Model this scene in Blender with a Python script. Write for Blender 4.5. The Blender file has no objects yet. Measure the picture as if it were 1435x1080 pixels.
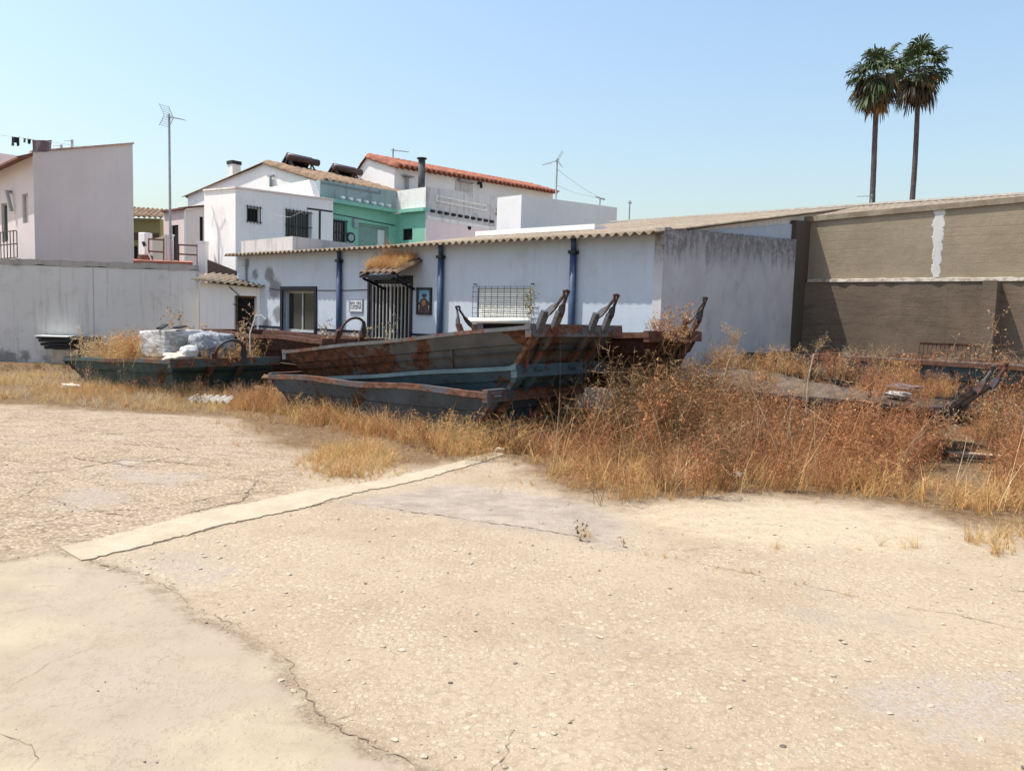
import bpy, bmesh, math, random
import numpy as np
from math import sin, cos, pi, radians, atan
from mathutils import Vector, Matrix
random.seed(7)
rng = np.random.default_rng(7)
scene = bpy.context.scene
COL = scene.collection

# ------------------------------------------------------------------ camera model (photo 1435 x 1080)
FOC, PITCH, ROLL, EYE = 1083.0, atan(94 / 1083), 0.03, 1.6
V = lambda *a: np.array(a, float)
_F = V(0, cos(PITCH), -sin(PITCH)); _U = V(0, sin(PITCH), cos(PITCH)); _X = V(1, 0, 0)
_R = cos(ROLL) * _X + sin(ROLL) * _U; _T = -sin(ROLL) * _X + cos(ROLL) * _U
CAM = V(0, 0, EYE)
def ray(px, py): return _F + (px - 717.5) / FOC * _R + (540 - py) / FOC * _T
def atY(px, py, Y): d = ray(px, py); return CAM + d * (Y / d[1])
def gnd(px, py, z=0.0): d = ray(px, py); return CAM + d * ((z - EYE) / d[2])
def gp(*pts): return [tuple(gnd(x, y)[:2]) for x, y in pts]

# ------------------------------------------------------------------ object helpers
ORG = {}
def tag(o, label=None, cat=None, group=None, kind=None):
    if label: o['label'] = label
    if cat: o['category'] = cat
    if group: o['group'] = group
    if kind: o['kind'] = kind
    return o
def thing(name, loc, label, cat, group=None):
    o = bpy.data.objects.new(name, None); COL.objects.link(o)
    o.empty_display_size = 0.2
    o.location = tuple(loc); ORG[o.name] = V(*loc)
    return tag(o, label, cat, group)
def mesh_obj(name, verts, faces, mat, parent=None, origin=None, smooth=False, recalc=True):
    verts = np.asarray(verts, float).reshape(-1, 3)
    if parent is not None: org = ORG[parent.name]
    else: org = V(*origin) if origin is not None else V(0, 0, 0)
    me = bpy.data.meshes.new(name)
    me.from_pydata([tuple(v) for v in (verts - org)], [], faces)
    if recalc:
        bm = bmesh.new(); bm.from_mesh(me); bmesh.ops.recalc_face_normals(bm, faces=bm.faces); bm.to_mesh(me); bm.free()
    if smooth: me.polygons.foreach_set('use_smooth', [True] * len(me.polygons))
    me.materials.append(mat); me.update()
    o = bpy.data.objects.new(name, me); COL.objects.link(o)
    if parent is not None: o.parent = parent
    else: o.location = tuple(org)
    ORG[o.name] = org
    return o

class Fr:
    """a local frame: point(x, y, z) = O + a x + b y + z"""
    def __init__(s, O, a, b): s.O = V(O[0], O[1], O[2] if len(O) > 2 else 0); s.a = V(*a, 0); s.b = V(*b, 0)
    def p(s, x, y, z): return s.O + s.a * x + s.b * y + V(0, 0, z)
    def hity(s, px, py, y=0.0):
        d = ray(px, py); n = s.b; t = ((s.O + s.b * y - CAM) @ n) / (d @ n); q = CAM + d * t - s.O
        return float(q @ s.a), float(q[2])
    def hitx(s, px, py, x=0.0):
        d = ray(px, py); n = s.a; t = ((s.O + s.a * x - CAM) @ n) / (d @ n); q = CAM + d * t - s.O
        return float(q @ s.b), float(q[2])
WORLD = Fr((0, 0, 0), (1, 0), (0, 1))

class MB:
    def __init__(s): s.v = []; s.f = []
    def add(s, vs, fs):
        n = len(s.v); s.v += [V(*v) for v in vs]; s.f += [tuple(i + n for i in f) for f in fs]; return s
    def hexa(s, p):   # 8 points: bottom 4 ring, top 4 ring
        return s.add(p, [(0, 1, 2, 3), (4, 5, 6, 7), (0, 1, 5, 4), (1, 2, 6, 5), (2, 3, 7, 6), (3, 0, 4, 7)])
    def box(s, fr, x0, x1, y0, y1, z0, z1):
        return s.hexa([fr.p(x0, y0, z0), fr.p(x1, y0, z0), fr.p(x1, y1, z0), fr.p(x0, y1, z0),
                       fr.p(x0, y0, z1), fr.p(x1, y0, z1), fr.p(x1, y1, z1), fr.p(x0, y1, z1)])
    def bar(s, a, b, w, h, up=(0, 0, 1)):
        a = V(*a); b = V(*b); d = b - a; d /= np.linalg.norm(d); u = V(*up); r = np.cross(d, u)
        if np.linalg.norm(r) < 1e-4: r = np.cross(d, V(1, 0, 0))
        r /= np.linalg.norm(r); u = np.cross(r, d); r = r * w / 2; u = u * h / 2
        return s.hexa([a - r - u, a + r - u, b + r - u, b - r - u, a - r + u, a + r + u, b + r + u, b - r + u])
    def tube(s, pts, r, n=8, cap=True):
        pts = [V(*p) for p in pts]; rr = r if hasattr(r, '__len__') else [r] * len(pts); base = len(s.v); prev = None
        for i, p in enumerate(pts):
            d = pts[min(i + 1, len(pts) - 1)] - pts[max(i - 1, 0)]; d = d / (np.linalg.norm(d) + 1e-9)
            u = prev if prev is not None else (V(0, 0, 1) if abs(d[2]) < .9 else V(1, 0, 0))
            u = u - d * (u @ d); u /= np.linalg.norm(u) + 1e-9; prev = u; w = np.cross(d, u)
            for k in range(n):
                a = 2 * pi * k / n; s.v.append(p + rr[i] * (cos(a) * u + sin(a) * w))
        for i in range(len(pts) - 1):
            for k in range(n):
                s.f.append((base + i * n + k, base + i * n + (k + 1) % n, base + (i + 1) * n + (k + 1) % n, base + (i + 1) * n + k))
        if cap:
            s.f.append(tuple(base + k for k in range(n))[::-1]); s.f.append(tuple(base + (len(pts) - 1) * n + k for k in range(n)))
        return s
    def prism(s, ring, off):   # ring: list of 3-D points, extruded by vector off
        n = len(ring); off = V(*off); a = [V(*p) for p in ring]; b = [p + off for p in a]
        return s.add(a + b, [tuple(range(n))[::-1], tuple(range(n, 2 * n))] + [(i, (i + 1) % n, n + (i + 1) % n, n + i) for i in range(n)])
    def build(s, name, mat, parent=None, smooth=False, bevel=0, origin=None, recalc=True):
        o = mesh_obj(name, s.v, s.f, mat, parent, origin, smooth, recalc)
        if bevel:
            m = o.modifiers.new('bevel', 'BEVEL'); m.width = bevel; m.segments = 2; m.limit_method = 'ANGLE'
        return o

# ------------------------------------------------------------------ materials
class NT:
    def __init__(s, name):
        s.m = bpy.data.materials.new(name); s.m.use_nodes = True; s.t = s.m.node_tree; s.t.nodes.clear()
        s.out = s.n('ShaderNodeOutputMaterial'); s.b = s.n('ShaderNodeBsdfPrincipled'); s.l(s.b.outputs[0], s.out.inputs[0])
        s.pos = s.n('ShaderNodeNewGeometry').outputs['Position']
    def n(s, t, **k):
        x = s.t.nodes.new(t)
        for a, b in k.items(): setattr(x, a, b)
        return x
    def l(s, a, b): s.t.links.new(a, b)
    def inp(s, sock, v):
        if hasattr(v, 'is_linked'): s.l(v, sock)
        elif isinstance(v, (tuple, list)): sock.default_value = (*v, 1) if len(v) == 3 and len(sock.default_value) == 4 else v
        else: sock.default_value = v
    def scalepos(s, sc):
        m = s.n('ShaderNodeMapping'); s.l(s.pos, m.inputs[0]); m.inputs['Scale'].default_value = sc; return m.outputs[0]
    def noise(s, scale, detail=5, rough=.55, vec=None, dist=0):
        x = s.n('ShaderNodeTexNoise'); x.inputs['Scale'].default_value = scale; x.inputs['Detail'].default_value = detail
        x.inputs['Roughness'].default_value = rough; x.inputs['Distortion'].default_value = dist
        s.l(vec if vec is not None else s.pos, x.inputs['Vector']); return x.outputs[0]
    def ramp(s, f, a, b, va=0.0, vb=1.0):
        x = s.n('ShaderNodeMapRange'); x.interpolation_type = 'SMOOTHSTEP'
        s.inp(x.inputs[0], f); s.inp(x.inputs[1], a); s.inp(x.inputs[2], b); s.inp(x.inputs[3], va); s.inp(x.inputs[4], vb); return x.outputs[0]
    def math(s, op, a, b=0.0):
        x = s.n('ShaderNodeMath', operation=op); s.inp(x.inputs[0], a); s.inp(x.inputs[1], b); return x.outputs[0]
    def mix(s, f, a, b, mode='MIX'):
        x = s.n('ShaderNodeMix', data_type='RGBA', blend_type=mode); s.inp(x.inputs[0], f); s.inp(x.inputs[6], a); s.inp(x.inputs[7], b); return x.outputs[2]
    def attr(s, name): return s.n('ShaderNodeAttribute', attribute_name=name)
    def bump(s, h, strength=.3, dist=.01):
        x = s.n('ShaderNodeBump'); x.inputs['Strength'].default_value = strength; x.inputs['Distance'].default_value = dist
        s.l(h, x.inputs['Height']); s.l(x.outputs[0], s.b.inputs['Normal'])
    def fin(s, col, rough=.85, spec=.3, metal=0.0):
        s.inp(s.b.inputs['Base Color'], col); s.inp(s.b.inputs['Roughness'], rough)
        s.b.inputs['Specular IOR Level'].default_value = spec; s.b.inputs['Metallic'].default_value = metal; return s.m

def plain(name, col, var=.15, scale=6, rough=.8, bump=.15, bscale=50, spec=.3):
    t = NT(name); n = t.noise(scale, 6, .6)
    c = t.mix(t.ramp(n, .3, .7), tuple(x * (1 - var) for x in col), tuple(min(1, x * (1 + var)) for x in col))
    if bump: t.bump(t.noise(bscale, 4), bump, .01)
    return t.fin(c, rough, spec)
def plaster(name, col, dirt=(.25, .22, .19), streak=.25, blot=.25, fine=.1, var=.07, bump=.2, blobs=()):
    t = NT(name)
    big = t.noise(.6, 6, .6); c = t.mix(t.ramp(big, .35, .65), tuple(x * (1 - var) for x in col), col)
    st = t.noise(1, 8, .65, t.scalepos((7, 7, .45)))
    c = t.mix(t.math('MULTIPLY', t.ramp(st, .50, .70), streak), c, dirt)
    bl = t.noise(1.7, 10, .72); c = t.mix(t.math('MULTIPLY', t.ramp(bl, .52, .70), blot), c, dirt)
    f = t.noise(28, 5, .7); c = t.mix(t.math('MULTIPLY', t.ramp(f, .56, .7), fine), c, dirt)
    for b_, br_ in blobs:
        vd = t.n('ShaderNodeVectorMath', operation='DISTANCE'); t.l(t.pos, vd.inputs[0]); vd.inputs[1].default_value = b_
        c = t.mix(t.math('MULTIPLY', t.ramp(t.math('ADD', t.ramp(vd.outputs['Value'], br_, 0.0, 0.0, .6), t.math('MULTIPLY', t.noise(6, 8, .75), .8)), .58, .85), .75), c, (.12, .115, .11))
    hc = t.noise(1.1, 10, .6, None, .3); c = t.mix(t.math('MULTIPLY', t.ramp(t.math('ABSOLUTE', t.math('SUBTRACT', hc, .5)), .0035, .0), t.math('MULTIPLY', t.ramp(t.noise(.7, 4), .5, .6), .35)), c, dirt)
    t.bump(t.math('ADD', t.noise(70, 4), t.math('MULTIPLY', t.noise(5, 4), 2.0)), bump, .012)
    return t.fin(c, .9, .2)
def rusty(name, paint, amount=.4, dark=(.07, .028, .016), light=(.26, .095, .035), seedz=0.0, blobs=()):
    t = NT(name)
    mp = t.n('ShaderNodeMapping'); t.l(t.pos, mp.inputs[0]); mp.inputs['Location'].default_value = (seedz * 3.1, seedz * 1.7, seedz)
    mp.inputs['Scale'].default_value = (1, 1, 1.5)
    n = t.noise(1.6, 12, .68, mp.outputs[0]); n2 = t.noise(14, 6, .65, mp.outputs[0])
    for (bx_, by_, bz_), br_, ba_ in blobs:
        vd = t.n('ShaderNodeVectorMath', operation='DISTANCE'); t.l(t.pos, vd.inputs[0]); vd.inputs[1].default_value = (bx_, by_, bz_); n = t.math('ADD', n, t.ramp(vd.outputs['Value'], br_, 0.0, 0.0, ba_))
    m = t.ramp(t.math('ADD', n, t.math('MULTIPLY', t.math('SUBTRACT', n2, .5), .22)), .68 - .36 * amount, .74 - .36 * amount)
    rc = t.mix(t.ramp(t.noise(9, 8, .7, mp.outputs[0]), .35, .68), dark, light)
    pc = t.mix(t.ramp(t.noise(3, 8, .7), .35, .7), tuple(x * .72 for x in paint), tuple(x * 1.12 for x in paint))
    st = t.noise(1, 6, .6, t.scalepos((9, 9, .7))); pc = t.mix(t.math('MULTIPLY', t.ramp(st, .55, .75), .5), pc, tuple(.5 * a + .5 * b for a, b in zip(paint, dark)))
    t.bump(t.math('ADD', t.math('MULTIPLY', m, .6), t.noise(45, 5, .7)), .35, .01)
    return t.fin(t.mix(m, pc, rc), t.math('ADD', .62, t.math('MULTIPLY', m, .3)), .35)

M = {}
M['wall_long'] = plaster('long_wall_render', (.56, .55, .535), (.24, .215, .19), .38, .35, .1, bump=.15, blobs=[(tuple(atY(x, y, 20.9)), r) for x, y, r in ((5, 506, .7), (30, 500, .5), (60, 505, .5), (100, 498, .5), (125, 505, .5), (70, 380, .3), (230, 385, .25))])
M['cop'] = plaster('coping_render', (.36, .335, .31), (.14, .12, .10), .55, .6, .3)
M['white'] = plaster('white_limewash', (.86, .83, .80), (.42, .38, .34), .16, .15, .04)
M['white_clean'] = plaster('white_paint_wall', (.85, .83, .81), (.5, .46, .42), .08, .05, .02)
M['white_dirty'] = plaster('weathered_white_wall', (.80, .77, .73), (.30, .27, .23), .45, .5, .2)
M['facade'] = plaster('workshop_white', (.50, .55, .615), (.33, .32, .31), .2, .25, .05, blobs=[(tuple(atY(x, y, Y)), r) for x, y, Y, r in ((384, 405, 20.0, .55), (388, 440, 19.9, .45), (352, 385, 20.5, .35), (378, 385, 20.2, .4), (372, 455, 20.2, .4), (520, 360, 17.5, .3))])
M['pink'] = plaster('pale_pink_render', (.66, .575, .56), (.40, .34, .32), .12, .06, .02)
M['pink_light'] = plaster('light_pink_render', (.80, .66, .64), (.45, .36, .34), .12, .12, .04)
M['olive'] = plaster('olive_render', (.33, .29, .12), (.18, .15, .07), .15, .15, .05)
M['green'] = plaster('green_paint_wall', (.25, .53, .40), (.12, .3, .22), .2, .25, .05)
M['greyteal'] = plaster('grey_teal_render', (.34, .41, .41), (.12, .15, .15), .5, .5, .25)
M['parapet'] = plaster('weathered_parapet', (.62, .58, .56), (.2, .18, .17), .55, .6, .25)
M['brownwall2'] = plaster('brown_fascia', (.12, .09, .075), (.06, .05, .04), .3, .3, .1)
M['dark'] = plain('dark_interior', (.012, .011, .011), .2, rough=.9, bump=0)
M['glass'] = plain('dark_glass', (.018, .022, .024), .2, 2, rough=.08, bump=0, spec=.6)
M['iron'] = plain('black_ironwork', (.022, .022, .025), .2, rough=.5, bump=0)
M['alu'] = plain('grey_aluminium', (.34, .34, .33), .1, rough=.35, bump=0, spec=.5)
M['blue_pipe'] = plain('blue_painted_pipe', (.04, .065, .125), .18, 8, rough=.5, bump=.05)
M['navy'] = plain('navy_tile_border', (.006, .009, .02), .2, rough=.35, bump=0)
M['galv'] = plain('galvanised_steel', (.30, .31, .32), .15, 10, rough=.5, bump=.05)
M['whitepl'] = plain('white_shutter', (.82, .80, .73), .04, rough=.5, bump=0)
M['tile_red'] = plain('terracotta_tile', (.25, .088, .052), .35, 5, rough=.85)
M['tile_brown'] = plain('weathered_tile', (.19, .125, .08), .4, 5, rough=.9)
M['tile_edge'] = plain('red_brown_tile_edge', (.17, .075, .05), .3, 5)
M['wood'] = plain('old_timber', (.16, .11, .075), .3, 6)
M['black'] = plain('black_boards', (.014, .014, .016), .25, rough=.6)
M['brick'] = plain('terracotta_floor', (.33, .12, .08), .2)
M['tank'] = plain('brown_tank', (.075, .045, .04), .2, rough=.4)
M['solar'] = plain('collector_panel', (.02, .02, .025), .2, rough=.2, bump=0, spec=.6)
M['cloth_dark'] = plain('dark_cloth', (.012, .022, .024), .2)
M['cloth_grey'] = plain('grey_cloth', (.2, .2, .22), .2)
M['cloth_mauve'] = plain('mauve_cloth', (.14, .10, .115), .15)
M['paper'] = plain('white_paper', (.7, .7, .68), .05, bump=0)
M['litter'] = plain('white_plastic', (.55, .55, .53), .1, 20, rough=.4)
M['litter_blue'] = plain('bluish_plastic', (.42, .48, .56), .1, 20, rough=.35)
M['rubble'] = plain('pale_rubble', (.55, .47, .38), .2, 20)
M['trunk'] = plain('palm_trunk_bark', (.085, .07, .07), .3, 4)

t = NT('dado_stone_tile')
v = t.n('ShaderNodeTexVoronoi'); v.inputs['Scale'].default_value = 16; t.l(t.pos, v.inputs['Vector'])
t.bump(v.outputs[0], .4, .01)
M['dado'] = t.fin(t.mix(t.ramp(v.outputs[0], .1, .7), (.52, .50, .48), (.16, .14, .14)), .6)

# corrugated fibre cement
t = NT('fibre_cement'); n = t.noise(2.2, 10, .7); s = t.noise(1, 8, .7, t.scalepos((5, 5, 5)))
c = t.mix(t.ramp(n, .35, .66), (.20, .155, .11), (.315, .262, .20)); c = t.mix(t.math('MULTIPLY', t.ramp(s, .55, .7), .6), c, (.11, .085, .065))
t.bump(t.noise(60, 5), .3, .01); M['fibre'] = t.fin(c, .95, .15)

# brown cement-rendered block wall with coursing
def blockwall(name, c1, c2, c3, course=.5):
    t = NT(name); n = t.noise(1.1, 10, .68); c = t.mix(t.ramp(n, .36, .64), c1, c2); pt = t.noise(.55, 7, .65); c = t.mix(t.math('MULTIPLY', t.ramp(pt, .50, .66), .55), c, c3)
    h = t.noise(1, 7, .65, t.scalepos((1.2, 1.2, 11))); c = t.mix(t.math('MULTIPLY', t.ramp(h, .48, .7), course), c, c3)
    b = t.n('ShaderNodeTexBrick')
    cmb = t.n('ShaderNodeCombineXYZ'); sp = t.n('ShaderNodeSeparateXYZ'); t.l(t.pos, sp.inputs[0])
    wob = t.math('MULTIPLY', t.math('SUBTRACT', t.noise(2.5, 5), .5), .22)
    t.l(t.math('ADD', t.math('MULTIPLY', sp.outputs[0], 1.29), wob), cmb.inputs[0]); t.l(t.math('ADD', sp.outputs[2], t.math('MULTIPLY', wob, .5)), cmb.inputs[1])
    t.l(cmb.outputs[0], b.inputs['Vector']); b.inputs['Scale'].default_value = 1.0
    b.inputs['Brick Width'].default_value = .48; b.inputs['Row Height'].default_value = .19; b.inputs['Mortar Size'].default_value = .016; b.inputs['Mortar Smooth'].default_value = .8
    fade = t.math('MULTIPLY', b.outputs['Fac'], t.ramp(t.noise(.9, 6, .65), .42, .66))
    c = t.mix(t.math('MULTIPLY', fade, .09), c, c3)
    st = t.noise(1, 6, .6, t.scalepos((6, 6, .5))); c = t.mix(t.math('MULTIPLY', t.ramp(st, .58, .8), .35), c, c3)
    f = t.noise(24, 5, .7); c = t.mix(t.math('MULTIPLY', t.ramp(f, .52, .72), .35), c, c3)
    t.bump(t.math('ADD', t.math('MULTIPLY', fade, -.3), t.math('ADD', t.math('ADD', t.noise(40, 5, .7), t.math('MULTIPLY', t.noise(7, 6, .65), 1.2)), t.math('MULTIPLY', h, .6))), .4, .014)
    return t.fin(c, .95, .15)
M['brown_up'] = blockwall('warehouse_upper_render', (.265, .215, .15), (.325, .265, .19), (.19, .15, .105), .16)
M['brown_low'] = blockwall('warehouse_lower_render', (.14, .105, .078), (.20, .15, .11), (.078, .06, .047), .5)

# dirty gable end wall: black lichen runs from the top edge (attribute = distance below the top)
t = NT('mouldy_gable_render'); a = t.attr('drop').outputs['Fac']
n = t.noise(.8, 8, .65); c = t.mix(t.ramp(n, .35, .65), (.50, .48, .475), (.58, .565, .56))
bl = t.noise(1.9, 10, .72); c = t.mix(t.math('MULTIPLY', t.ramp(bl, .52, .70), .5), c, (.30, .285, .275))
st = t.noise(1, 9, .72, t.scalepos((2.6, 2.6, .42))); run = t.ramp(t.math('SUBTRACT', t.math('MULTIPLY', st, 1.75), a), .2, .7)
sp2 = t.noise(6, 10, .8); c = t.mix(t.math('MULTIPLY', t.math('MULTIPLY', run, t.ramp(sp2, .3, .6)), .8), c, (.075, .07, .065))
big = t.ramp(t.math('SUBTRACT', t.math('MULTIPLY', t.noise(1.2, 7, .6), 1.6), a), -.15, .7); c = t.mix(t.math('MULTIPLY', big, .28), c, (.22, .2, .19))
chip = t.noise(5, 8, .75); c = t.mix(t.ramp(chip, .70, .73), c, (.3, .27, .25))
t.bump(t.math('ADD', t.noise(50, 5, .7), t.math('MULTIPLY', t.noise(4, 4), 2)), .3, .014); M['gable'] = t.fin(c, .95, .15)

# vegetation: colour per clump comes from a vertex attribute
t = NT('dry_plant'); c = t.attr('tint').outputs['Color']; n = t.noise(30, 3)
c2 = t.mix(t.ramp(n, .3, .7), c, t.mix(.45, c, (.55, .38, .18)))
t.b.inputs['Subsurface Weight'].default_value = 0
tr = t.n('ShaderNodeBsdfTranslucent'); t.l(c2, tr.inputs[0]); mx = t.n('ShaderNodeMixShader'); mx.inputs[0].default_value = .25
t.l(t.b.outputs[0], mx.inputs[1]); t.l(tr.outputs[0], mx.inputs[2]); t.l(mx.outputs[0], t.out.inputs[0]); M['plant'] = t.fin(c2, .8, .2)

# plastic film wrap
t = NT('shrink_wrap'); n = t.noise(1, 8, .7, t.scalepos((2, 2, 9)), .8); n2 = t.noise(7, 8, .7)
c = t.mix(t.ramp(n, .42, .56), (.27, .255, .245), (.56, .555, .545)); c = t.mix(t.math('MULTIPLY', t.ramp(n2, .55, .7), .5), c, (.25, .22, .2))
t.bump(t.math('ADD', n, t.math('MULTIPLY', n2, .6)), .8, .05); M['wrap'] = t.fin(c, .32, .5)
t = NT('bin_liner_film'); n = t.noise(9, 6, .7, None, 1.0); t.bump(n, .9, .05)
M['film'] = t.fin(t.mix(t.ramp(n, .4, .6), (.14, .15, .175), (.40, .41, .43)), .25, .5)

# soil heaped in containers
t = NT('heaped_soil'); n = t.noise(6, 10, .7); t.bump(t.noise(22, 8, .7), .8, .04)
M['soil'] = t.fin(t.mix(t.ramp(n, .3, .7), (.075, .058, .048), (.155, .118, .09)), .95, .1)

# ------------------------------------------------------------------ ground
def seg_sd(P, poly):
    """signed distance (inside negative) of points P to a polygon"""
    poly = np.asarray(poly); d = np.full(len(P), 1e9); ins = np.zeros(len(P), bool)
    for a, b in zip(poly, np.roll(poly, -1, 0)):
        e = b - a; w = P - a; h = np.clip((w @ e) / (e @ e), 0, 1); d = np.minimum(d, np.linalg.norm(w - h[:, None] * e, axis=1))
        c = ((a[1] > P[:, 1]) != (b[1] > P[:, 1])) & (P[:, 0] < (b[0] - a[0]) * (P[:, 1] - a[1]) / (b[1] - a[1] + 1e-12) + a[0]); ins ^= c
    return np.where(ins, -d, d)
def relief(x, y):
    return .012 * np.sin(x * 1.1 + 1.3 * np.sin(y * .7)) * np.cos(y * .9 + x * .3) + .006 * np.sin(x * 3.1 + y * 1.7) * np.sin(y * 2.9 - x)

SLAB = gp((-400, 800), (0, 786), (80, 772), (150, 792), (235, 832), (262, 862), (330, 887), (398, 930), (412, 972), (450, 1010), (560, 1062), (640, 1110)) + [(0, 1.2), (-7, 1.0)]
PATCH = gp((488, 704), (560, 690), (622, 676), (700, 683), (760, 690), (830, 705), (880, 730), (870, 768), (800, 753), (650, 729))
CREAM = gp((880, 722), (960, 706), (1080, 700), (1200, 708), (1300, 722), (1345, 748), (1300, 768), (1100, 768), (960, 756))
SOIL = gp((-200, 520), (-200, 566), (0, 568), (130, 576), (260, 580), (330, 588), (380, 620), (440, 640), (600, 655), (700, 632), (760, 680), (860, 706), (1000, 700), (1100, 696), (1260, 712), (1340, 735), (1500, 752), (1800, 760)) + [(20, 14), (12, 40), (-25, 40)]
ROUGH = gp((-300, 572), (0, 572), (130, 578), (260, 582), (330, 590), (440, 660), (420, 690), (300, 716), (200, 740), (88, 768), (0, 780), (-400, 790))
GREYS = [gp((150, 668), (200, 662), (275, 663), (280, 670), (220, 678), (160, 676)), gp((75, 700), (130, 684), (190, 690), (170, 705), (100, 716)), gp((1180, 985), (1300, 940), (1435, 950), (1470, 1030), (1300, 1030)), gp((190, 800), (250, 786), (340, 800), (300, 815))]
xs = sorted(set(np.round(np.concatenate([np.arange(-4, 4, .05), np.arange(-16, 16, .12), [-900, -300, -100, -50, -30, -22, 22, 30, 50, 100, 300, 900]]), 3)))
ys = sorted(set(np.round(np.concatenate([np.arange(1.8, 7, .05), np.arange(7, 16, .1), np.arange(16, 26, .4), [-900, -100, -20, -3, 0, 1, 1.5, 28, 32, 40, 60, 120, 400, 1500]]), 3)))
gx, gy = np.meshgrid(xs, ys); P2 = np.stack([gx.ravel(), gy.ravel()], 1); nx = len(xs); ny = len(ys)
near = (np.abs(P2[:, 0]) < 20) & (P2[:, 1] > -2) & (P2[:, 1] < 28)
gz = np.where(near, relief(P2[:, 0], P2[:, 1]), 0.0)
idx = np.arange(nx * ny).reshape(ny, nx)
quads = np.stack([idx[:-1, :-1], idx[:-1, 1:], idx[1:, 1:], idx[1:, :-1]], -1).reshape(-1, 4)
def np_mesh(name, co, faces, mat, smooth=False):
    me = bpy.data.meshes.new(name); k = faces.shape[1]
    me.vertices.add(len(co)); me.vertices.foreach_set('co', np.ascontiguousarray(co, np.float32).ravel())
    me.loops.add(faces.size); me.loops.foreach_set('vertex_index', np.ascontiguousarray(faces, np.int32).ravel())
    me.polygons.add(len(faces)); me.polygons.foreach_set('loop_start', np.arange(0, faces.size, k, dtype=np.int32))
    me.polygons.foreach_set('use_smooth', np.full(len(faces), smooth))
    me.materials.append(mat); me.update(calc_edges=True); return me
t = NT('worn_yard_ground')
wob = lambda sc, amp, det=6: t.math('MULTIPLY', t.math('SUBTRACT', t.noise(sc, det, .65), .5), amp)
def mask(name, w, sc=2.5, amp=.5):
    s = t.math('ADD', t.attr(name).outputs['Fac'], t.math('ADD', wob(sc, amp), wob(sc * 7, amp * .35)))
    return t.ramp(s, w, -w)
vo = t.n('ShaderNodeTexVoronoi'); vo.inputs['Scale'].default_value = 34; vo.inputs['Randomness'].default_value = 1; dvm = t.n('ShaderNodeVectorMath', operation='ADD'); dn = t.n('ShaderNodeTexNoise'); dn.inputs['Scale'].default_value = 45; dn.inputs['Detail'].default_value = 3; t.l(t.pos, dn.inputs['Vector']); dsc = t.n('ShaderNodeVectorMath', operation='SCALE'); t.l(dn.outputs[1], dsc.inputs[0]); dsc.inputs['Scale'].default_value = .022; t.l(t.pos, dvm.inputs[0]); t.l(dsc.outputs[0], dvm.inputs[1]); t.l(dvm.outputs[0], vo.inputs['Vector'])
ve = t.n('ShaderNodeTexVoronoi', feature='DISTANCE_TO_EDGE'); ve.inputs['Scale'].default_value = 30; t.l(t.pos, ve.inputs['Vector'])
vo2 = t.n('ShaderNodeTexVoronoi'); vo2.inputs['Scale'].default_value = 75; t.l(t.pos, vo2.inputs['Vector'])
sep = t.n('ShaderNodeSeparateColor'); t.l(vo.outputs['Color'], sep.inputs[0]); sep2 = t.n('ShaderNodeSeparateColor'); t.l(vo2.outputs['Color'], sep2.inputs[0])
big = t.noise(.55, 8, .6); mid = t.noise(2.6, 8, .65); fine = t.noise(55, 5, .7); med = t.noise(9, 8, .7)
base = t.mix(t.ramp(mid, .32, .68), (0.277, 0.212, 0.146), (0.322, 0.256, 0.179)); base = t.mix(t.ramp(big, .4, .62), base, (0.335, 0.270, 0.195))
stone = t.mix(sep.outputs[1], (0.289, 0.234, 0.169), (0.466, 0.399, 0.296))
expo = t.math('MULTIPLY', t.ramp(sep.outputs[0], .30, .42), t.math('MULTIPLY', t.ramp(vo.outputs[0], t.math('MULTIPLY', t.math('ADD', sep.outputs[2], .35), .55), t.math('MULTIPLY', t.math('ADD', sep.outputs[2], .35), .36)), t.ramp(t.noise(1.3, 6, .65), .35, .60)))
gr = t.mix(t.math('MULTIPLY', expo, .8), t.mix(t.math('MULTIPLY', t.ramp(vo.outputs[0], .55, .8), .35), base, (0.195, 0.140, 0.093)), stone)
gr = t.mix(t.math('MULTIPLY', t.ramp(sep2.outputs[0], .55, .8), t.math('MULTIPLY', t.ramp(vo2.outputs[0], .5, .3), .5)), gr, (0.444, 0.369, 0.269))
gr = t.mix(t.math('MULTIPLY', t.ramp(med, .56, .72), .42), gr, (0.217, 0.149, 0.090))
gr = t.mix(t.math('MULTIPLY', t.ramp(fine, .60, .74), .5), gr, (0.170, 0.119, 0.075))
gr = t.mix(t.math('MULTIPLY', t.ramp(t.noise(4.5, 5, .6), .66, .74), .6), gr, (0.304, 0.277, 0.244))
gr = t.mix(t.math('MULTIPLY', t.ramp(t.noise(.75, 8, .68), .54, .66), .55), gr, (.275, .225, .18)); gr = t.mix(t.math('MULTIPLY', t.ramp(t.noise(18, 6, .75), .58, .68), .45), gr, (.20, .145, .095)); spk = t.ramp(t.noise(95, 2, .5), .73, .77); gr = t.mix(t.math('MULTIPLY', spk, .75), gr, (0.073, 0.055, 0.038))
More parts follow.
